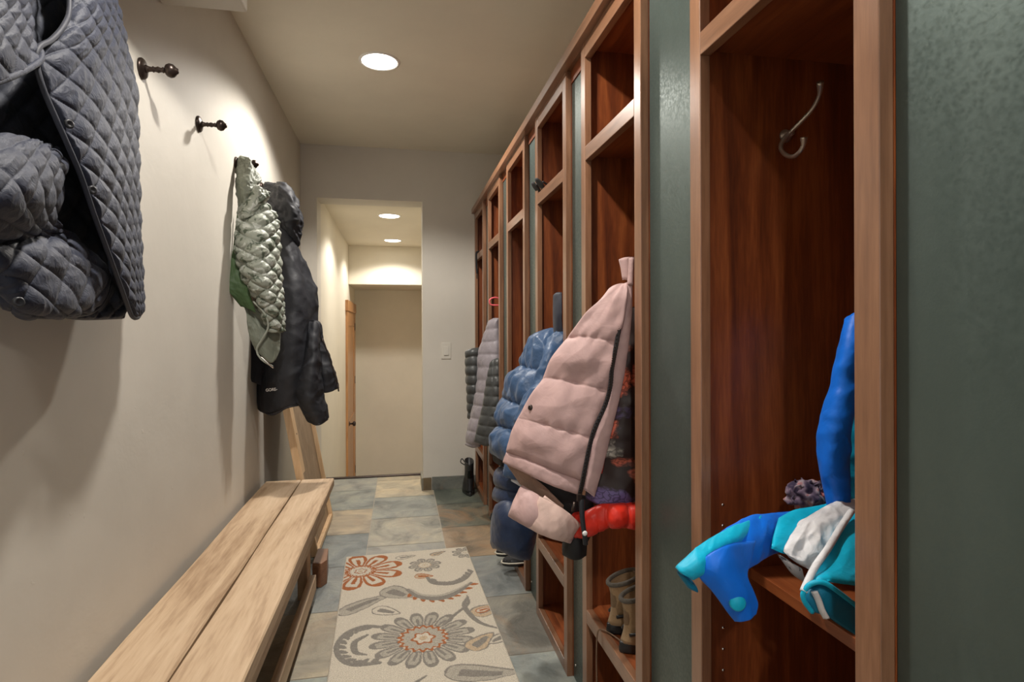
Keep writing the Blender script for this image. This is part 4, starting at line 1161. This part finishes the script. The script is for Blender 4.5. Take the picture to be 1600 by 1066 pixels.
# shoelace hanging over the shelf edge
pts = [at(972, 1005, z=.322), at(960, 1000, z=.322), at(952, 1005, z=.322), at(946, 1030, x=.535), at(944, 1066, x=.533), Vector((.533, 1.5, .08)), Vector((.533, 1.5, .03))]
pts = [Vector((.575, 1.43, .321)), Vector((.56, 1.475, .321)), Vector((.545, 1.50, .322)), Vector((.533, 1.51, .312)), Vector((.530, 1.512, .25)), Vector((.529, 1.508, .18)), Vector((.531, 1.512, .10)), Vector((.529, 1.508, .05))]
ob = MB().tube(pts, .0022, 6).build('shoelace', M['cord'], base=(.545, 1.5, .3)); tag(ob, 'brown shoelace dangling from the boot shelf', 'shoelace')
# dark shoes and straps in the fourth locker
t, lc, Wd = shoe('black_shoe', (.62, 3.33, .041), R(190), .22, .11, None, 'black shoe at the bottom of the locker with the coral hanger', 'shoe', None, False, M['black_cloth'], M['black_rubber'])
lc.build('laces', M['black_rubber'], t)

# ------------------------------------------------------------------ small things on the rails
def blob(name, c, r, mat, label, cat, parts=None, sq=(1, 1, 1), n=3, amp=.25, fr=30):
    bm = bmesh.new(); bmesh.ops.create_icosphere(bm, subdivisions=n, radius=1)
    for v_ in bm.verts:
        k = 1 + amp * noise.noise(v_.co * fr * .1) * 2
        v_.co = Vector((v_.co.x * r * sq[0] * k, v_.co.y * r * sq[1] * k, v_.co.z * r * sq[2] * k)) + Vector(c)
    me = bpy.data.meshes.new(name); bm.to_mesh(me); bm.free()
    me.polygons.foreach_set('use_smooth', [True] * len(me.polygons))
    ob = link(name, me, mat, None, c); tag(ob, label, cat); return ob
# gloves / sunglasses on the third locker's rail
g = empty('sunglasses', (.54, 2.2, 1.687), 'folded black sunglasses lying on the upper rail of the blue puffer locker', 'sunglasses')
for dy in (0, .062):
    MB().lathe((.532, 2.165 + dy, 1.709), (1, .0, .9), [(0, .018), (.001, .026), (.005, .026), (.006, .018)], 20).build('lens', M['black_cloth'], g)
MB().tube([(.532, 2.185, 1.712), (.530, 2.196, 1.717), (.532, 2.207, 1.712)], .0035, 6).build('bridge', M['black_cloth'], g)
MB().tube([(.540, 2.138, 1.712), (.57, 2.16, 1.70), (.60, 2.24, 1.692)], .0035, 6).build('temple', M['black_cloth'], g)
MB().tube([(.540, 2.255, 1.712), (.565, 2.22, 1.703), (.59, 2.14, 1.692)], .0035, 6).build('temple', M['black_cloth'], g)
g = empty('dog_leash', (.53, 4.0, 1.5), 'black strap draped over the rail of the farthest locker', 'strap')
MB().tube([(.60, 3.98, 1.69), (.545, 3.98, 1.693), (.528, 3.985, 1.68), (.529, 3.99, 1.60), (.531, 3.97, 1.54)], .008, 8, flat=.4).build('webbing', M['black_cloth'], g)
MB().tube([(.531, 3.97, 1.545), (.530, 3.955, 1.525), (.529, 3.97, 1.505), (.530, 3.985, 1.525), (.531, 3.97, 1.545)], .003, 6).build('clip', M['bronze'], g)
ob = blob('blue_ball', (.60, .875, 1.682 + .026), .026, M['blue_puff'], 'small dark blue rolled cloth on the top shelf of the nearest locker', 'cloth')
ob.name = 'rolled_cloth'

# ------------------------------------------------------------------ nearest locker: hook and ski clothes
YI = Y0[0] + LW - .018      # far inner side wall
t = empty('coat_hook', (.75, YI, 1.44), 'brushed metal double coat hook inside the nearest locker', 'coat hook')
hk = [(1283, 130), (1281, 150), (1270, 172), (1252, 192), (1236, 208), (1225, 220), (1221, 232), (1228, 243), (1240, 246), (1250, 239), (1256, 228), (1257, 216)]
ys = [.90, .915, .935, .955, .968, .972, .970, .955, .935, .915, .905, .90]
MB().tube([at(a, b, y=c) for (a, b), c in zip(hk, ys)], [.0065, .0036, .0038, .004, .0042, .0045, .0045, .0042, .0040, .0038, .004, .0065], 10).build('double_hook', M['nickel'], t)
p = at(1238, 205, y=.968)
MB().lathe((p.x, YI, p.z - .005), (0, -1, 0), [(0, .013), (.003, .012), (.012, .006), (.02, .005)], 16).build('mount', M['nickel'], t)

t = empty('ski_jacket', (.80, .80, .74), 'royal blue ski jacket hanging at the back of the nearest locker', 'jacket')
cloth('sleeve', rows_y([
    [(1326, 496, .86), (1335, 490, .84), (1350, 490, .83)],
    [(1306, 560, .86), (1325, 556, .83), (1350, 556, .82)],
    [(1296, 610, .86), (1316, 606, .83), (1345, 606, .82)],
    [(1282, 670, .86), (1304, 670, .83), (1330, 670, .82)],
    [(1277, 715, .86), (1298, 716, .83), (1326, 714, .83)],
    [(1290, 765, .86), (1306, 770, .84), (1324, 768, .84)],
    [(1296, 788, .86), (1308, 794, .845), (1324, 790, .845)]]), M['blue'], t, nu=50, nv=100, th=.010, ew=.03, wr=.010, wf=22)
cloth('jacket_body', rows_y([
    [(1322, 520, .88), (1345, 515, .86), (1375, 515, .85)],
    [(1312, 620, .88), (1340, 620, .855), (1375, 620, .85)],
    [(1300, 700, .88), (1335, 700, .86), (1375, 700, .85)],
    [(1308, 780, .88), (1335, 785, .86), (1375, 785, .85)]]), M['cyan'], t, nu=50, nv=60, th=.010, ew=.03, wr=.012, wf=18)

t = empty('ski_bib', (.70, .80, .692), 'turquoise, blue and white ski clothing spilling over the shelf of the nearest locker', 'ski clothing')
cloth('blue_sleeve', rows_y([
    [(1236, 800, .88), (1205, 803, .86), (1165, 812, .84), (1120, 835, .82), (1085, 868, .80)],
    [(1240, 828, .86), (1208, 832, .83), (1172, 846, .80), (1130, 872, .77), (1092, 900, .76)],
    [(1236, 860, .85), (1205, 868, .82), (1180, 884, .79), (1140, 905, .76), (1104, 910, .75)]]), M['blue'], t, nu=90, nv=60, th=.006, ew=.02, wr=.012, wf=16)
cloth('cuff_tab', rows_y([
    [(1086, 884, .762), (1110, 864, .752), (1142, 850, .758), (1180, 846, .79)],
    [(1092, 904, .758), (1116, 890, .742), (1144, 878, .745), (1172, 876, .77)],
    [(1110, 924, .756), (1130, 912, .740), (1150, 904, .740), (1166, 900, .75)],
    [(1126, 945, .756), (1142, 935, .740), (1160, 926, .738), (1175, 924, .745)],
    [(1140, 964, .757), (1152, 957, .744), (1168, 948, .741), (1182, 944, .745)],
    [(1147, 972, .758), (1157, 973, .747), (1170, 969, .744), (1179, 961, .747)]]), M['blue'], t, nu=60, nv=70, th=.003, ew=.006, wr=.006, wf=16)
cloth('cuff_panel', rows_y([
    [(1190, 806, .84), (1150, 822, .81), (1115, 838, .79), (1085, 858, .775), (1054, 888, .77)],
    [(1186, 822, .825), (1150, 838, .79), (1118, 854, .77), (1088, 874, .755), (1062, 896, .755)],
    [(1176, 832, .815), (1148, 848, .785), (1120, 866, .765), (1094, 884, .75), (1072, 902, .752)],
    [(1172, 838, .815), (1146, 854, .785), (1120, 874, .765), (1100, 894, .755), (1082, 908, .757)]]), M['cyan'], t, nu=60, nv=40, th=.003, ew=.010, wr=.006, wf=26)['label'] = 'turquoise cuff panel'
cloth('cuff_opening', rows_y([
    [(1056, 892, .775), (1068, 902, .765), (1080, 912, .765)],
    [(1066, 905, .78), (1076, 912, .77), (1088, 920, .77)],
    [(1074, 916, .78), (1082, 922, .775), (1090, 926, .775)]]), M['cyan_dk'], t, nu=20, nv=20, th=.006, wr=.003)
p = at(1151, 943, y=.738)
MB().lathe(p, (-.2, -1, .1), [(-.003, .0115), (.002, .0115), (.0045, .009), (.0055, .001)], 28).build('snap', M['cyan'], t)['label'] = 'turquoise round snap'
cloth('waist_panel', rows_y([
    [(1215, 812, .84), (1240, 798, .85), (1275, 792, .86), (1310, 785, .87)],
    [(1207, 840, .80), (1235, 835, .81), (1265, 830, .82), (1310, 825, .83)],
    [(1204, 858, .78), (1228, 868, .78), (1258, 872, .79), (1300, 870, .80)]]), M['cyan'], t, nu=50, nv=40, th=.005, ew=.02, wr=.006)
cloth('white_panel', rows_y([
    [(1248, 822, .815), (1275, 800, .83), (1305, 790, .84), (1345, 780, .85)],
    [(1232, 842, .79), (1260, 830, .795), (1295, 815, .80), (1345, 805, .81)],
    [(1224, 860, .77), (1250, 858, .772), (1285, 850, .775), (1335, 840, .78)],
    [(1232, 872, .765), (1252, 886, .76), (1272, 892, .76), (1300, 885, .77)]]), M['white_cl'], t, nu=70, nv=60, th=.006, ew=.02, wr=.014, wf=24)['label'] = 'white panel'
cloth('print_edge', rows_y([
    [(1214, 868, .775), (1232, 878, .765), (1252, 890, .76)],
    [(1226, 880, .775), (1240, 894, .765), (1256, 905, .76)],
    [(1238, 890, .775), (1250, 903, .768), (1262, 914, .765)]]), M['print'], t, nu=24, nv=20, th=.005, wr=.003)['label'] = 'grey and black printed edge'
cloth('leg_panel', rows_y([
    [(1300, 840, .775), (1320, 815, .79), (1345, 795, .81), (1380, 790, .83)],
    [(1282, 872, .745), (1308, 860, .75), (1340, 848, .76), (1380, 845, .78)],
    [(1266, 900, .725), (1296, 894, .72), (1335, 890, .725), (1380, 890, .75)],
    [(1254, 925, .715), (1280, 910, .70), (1325, 915, .70), (1380, 925, .72)]]), M['cyan'], t, nu=70, nv=60, th=.005, ew=.015, wr=.006, wf=14)
cloth('leg_lining', rows_y([
    [(1256, 926, .712), (1280, 914, .705), (1305, 922, .703), (1345, 950, .71)],
    [(1256, 940, .71), (1285, 935, .70), (1310, 948, .70), (1345, 975, .705)],
    [(1266, 956, .71), (1290, 965, .70), (1315, 982, .70), (1345, 1000, .70)]]), M['cyan_dk'], t, nu=50, nv=36, th=.006, ew=.012, wr=.004)
MB().tube([at(a, b, y=c) for a, b, c in ((1268, 958, .705), (1256, 942, .702), (1254, 928, .70), (1266, 914, .695), (1285, 912, .69), (1305, 924, .69), (1345, 955, .70))], .0035, 8).build('hem', M['cyan'], t)
MB().tube([at(a, b, y=c) for a, b, c in ((1330, 800, .785), (1310, 830, .765), (1292, 860, .738), (1274, 885, .72), (1262, 908, .705), (1254, 926, .70))], .005, 8).build('piping', M['white_cl'], t)['label'] = 'white piping'
MB().tube([at(a, b, y=.694) for a, b in ((1271, 926), (1277, 938), (1283, 955), (1290, 968))], .005, 6, flat=.35).build('care_tag', M['white_cl'], t)

ob = blob('knit_scarf', at(1262, 778, y=.90), .030, M['knit'], 'bunched dark speckled knit scarf on the shelf behind the ski clothing', 'scarf', sq=(1.15, .8, .85), n=4, amp=.28, fr=26)
md = MB()
c0 = at(1262, 778, y=.90)
for k in range(46):
    a = random.uniform(0, 6.28); e_ = random.uniform(-.5, 1.4)
    d_ = Vector((math.cos(a) * math.cos(e_), math.sin(a) * math.cos(e_), math.sin(e_)))
    p = c0 + Vector((d_.x * .033, d_.y * .023, d_.z * .024))
    q = Vector((random.uniform(-1, 1), random.uniform(-1, 1), random.uniform(-1, 1))).normalized() * .010
    md.tube([p - q, p + d_ * .006, p + q], .0016, 5, sub=3)
md.build('loops', M['knit'], ob)
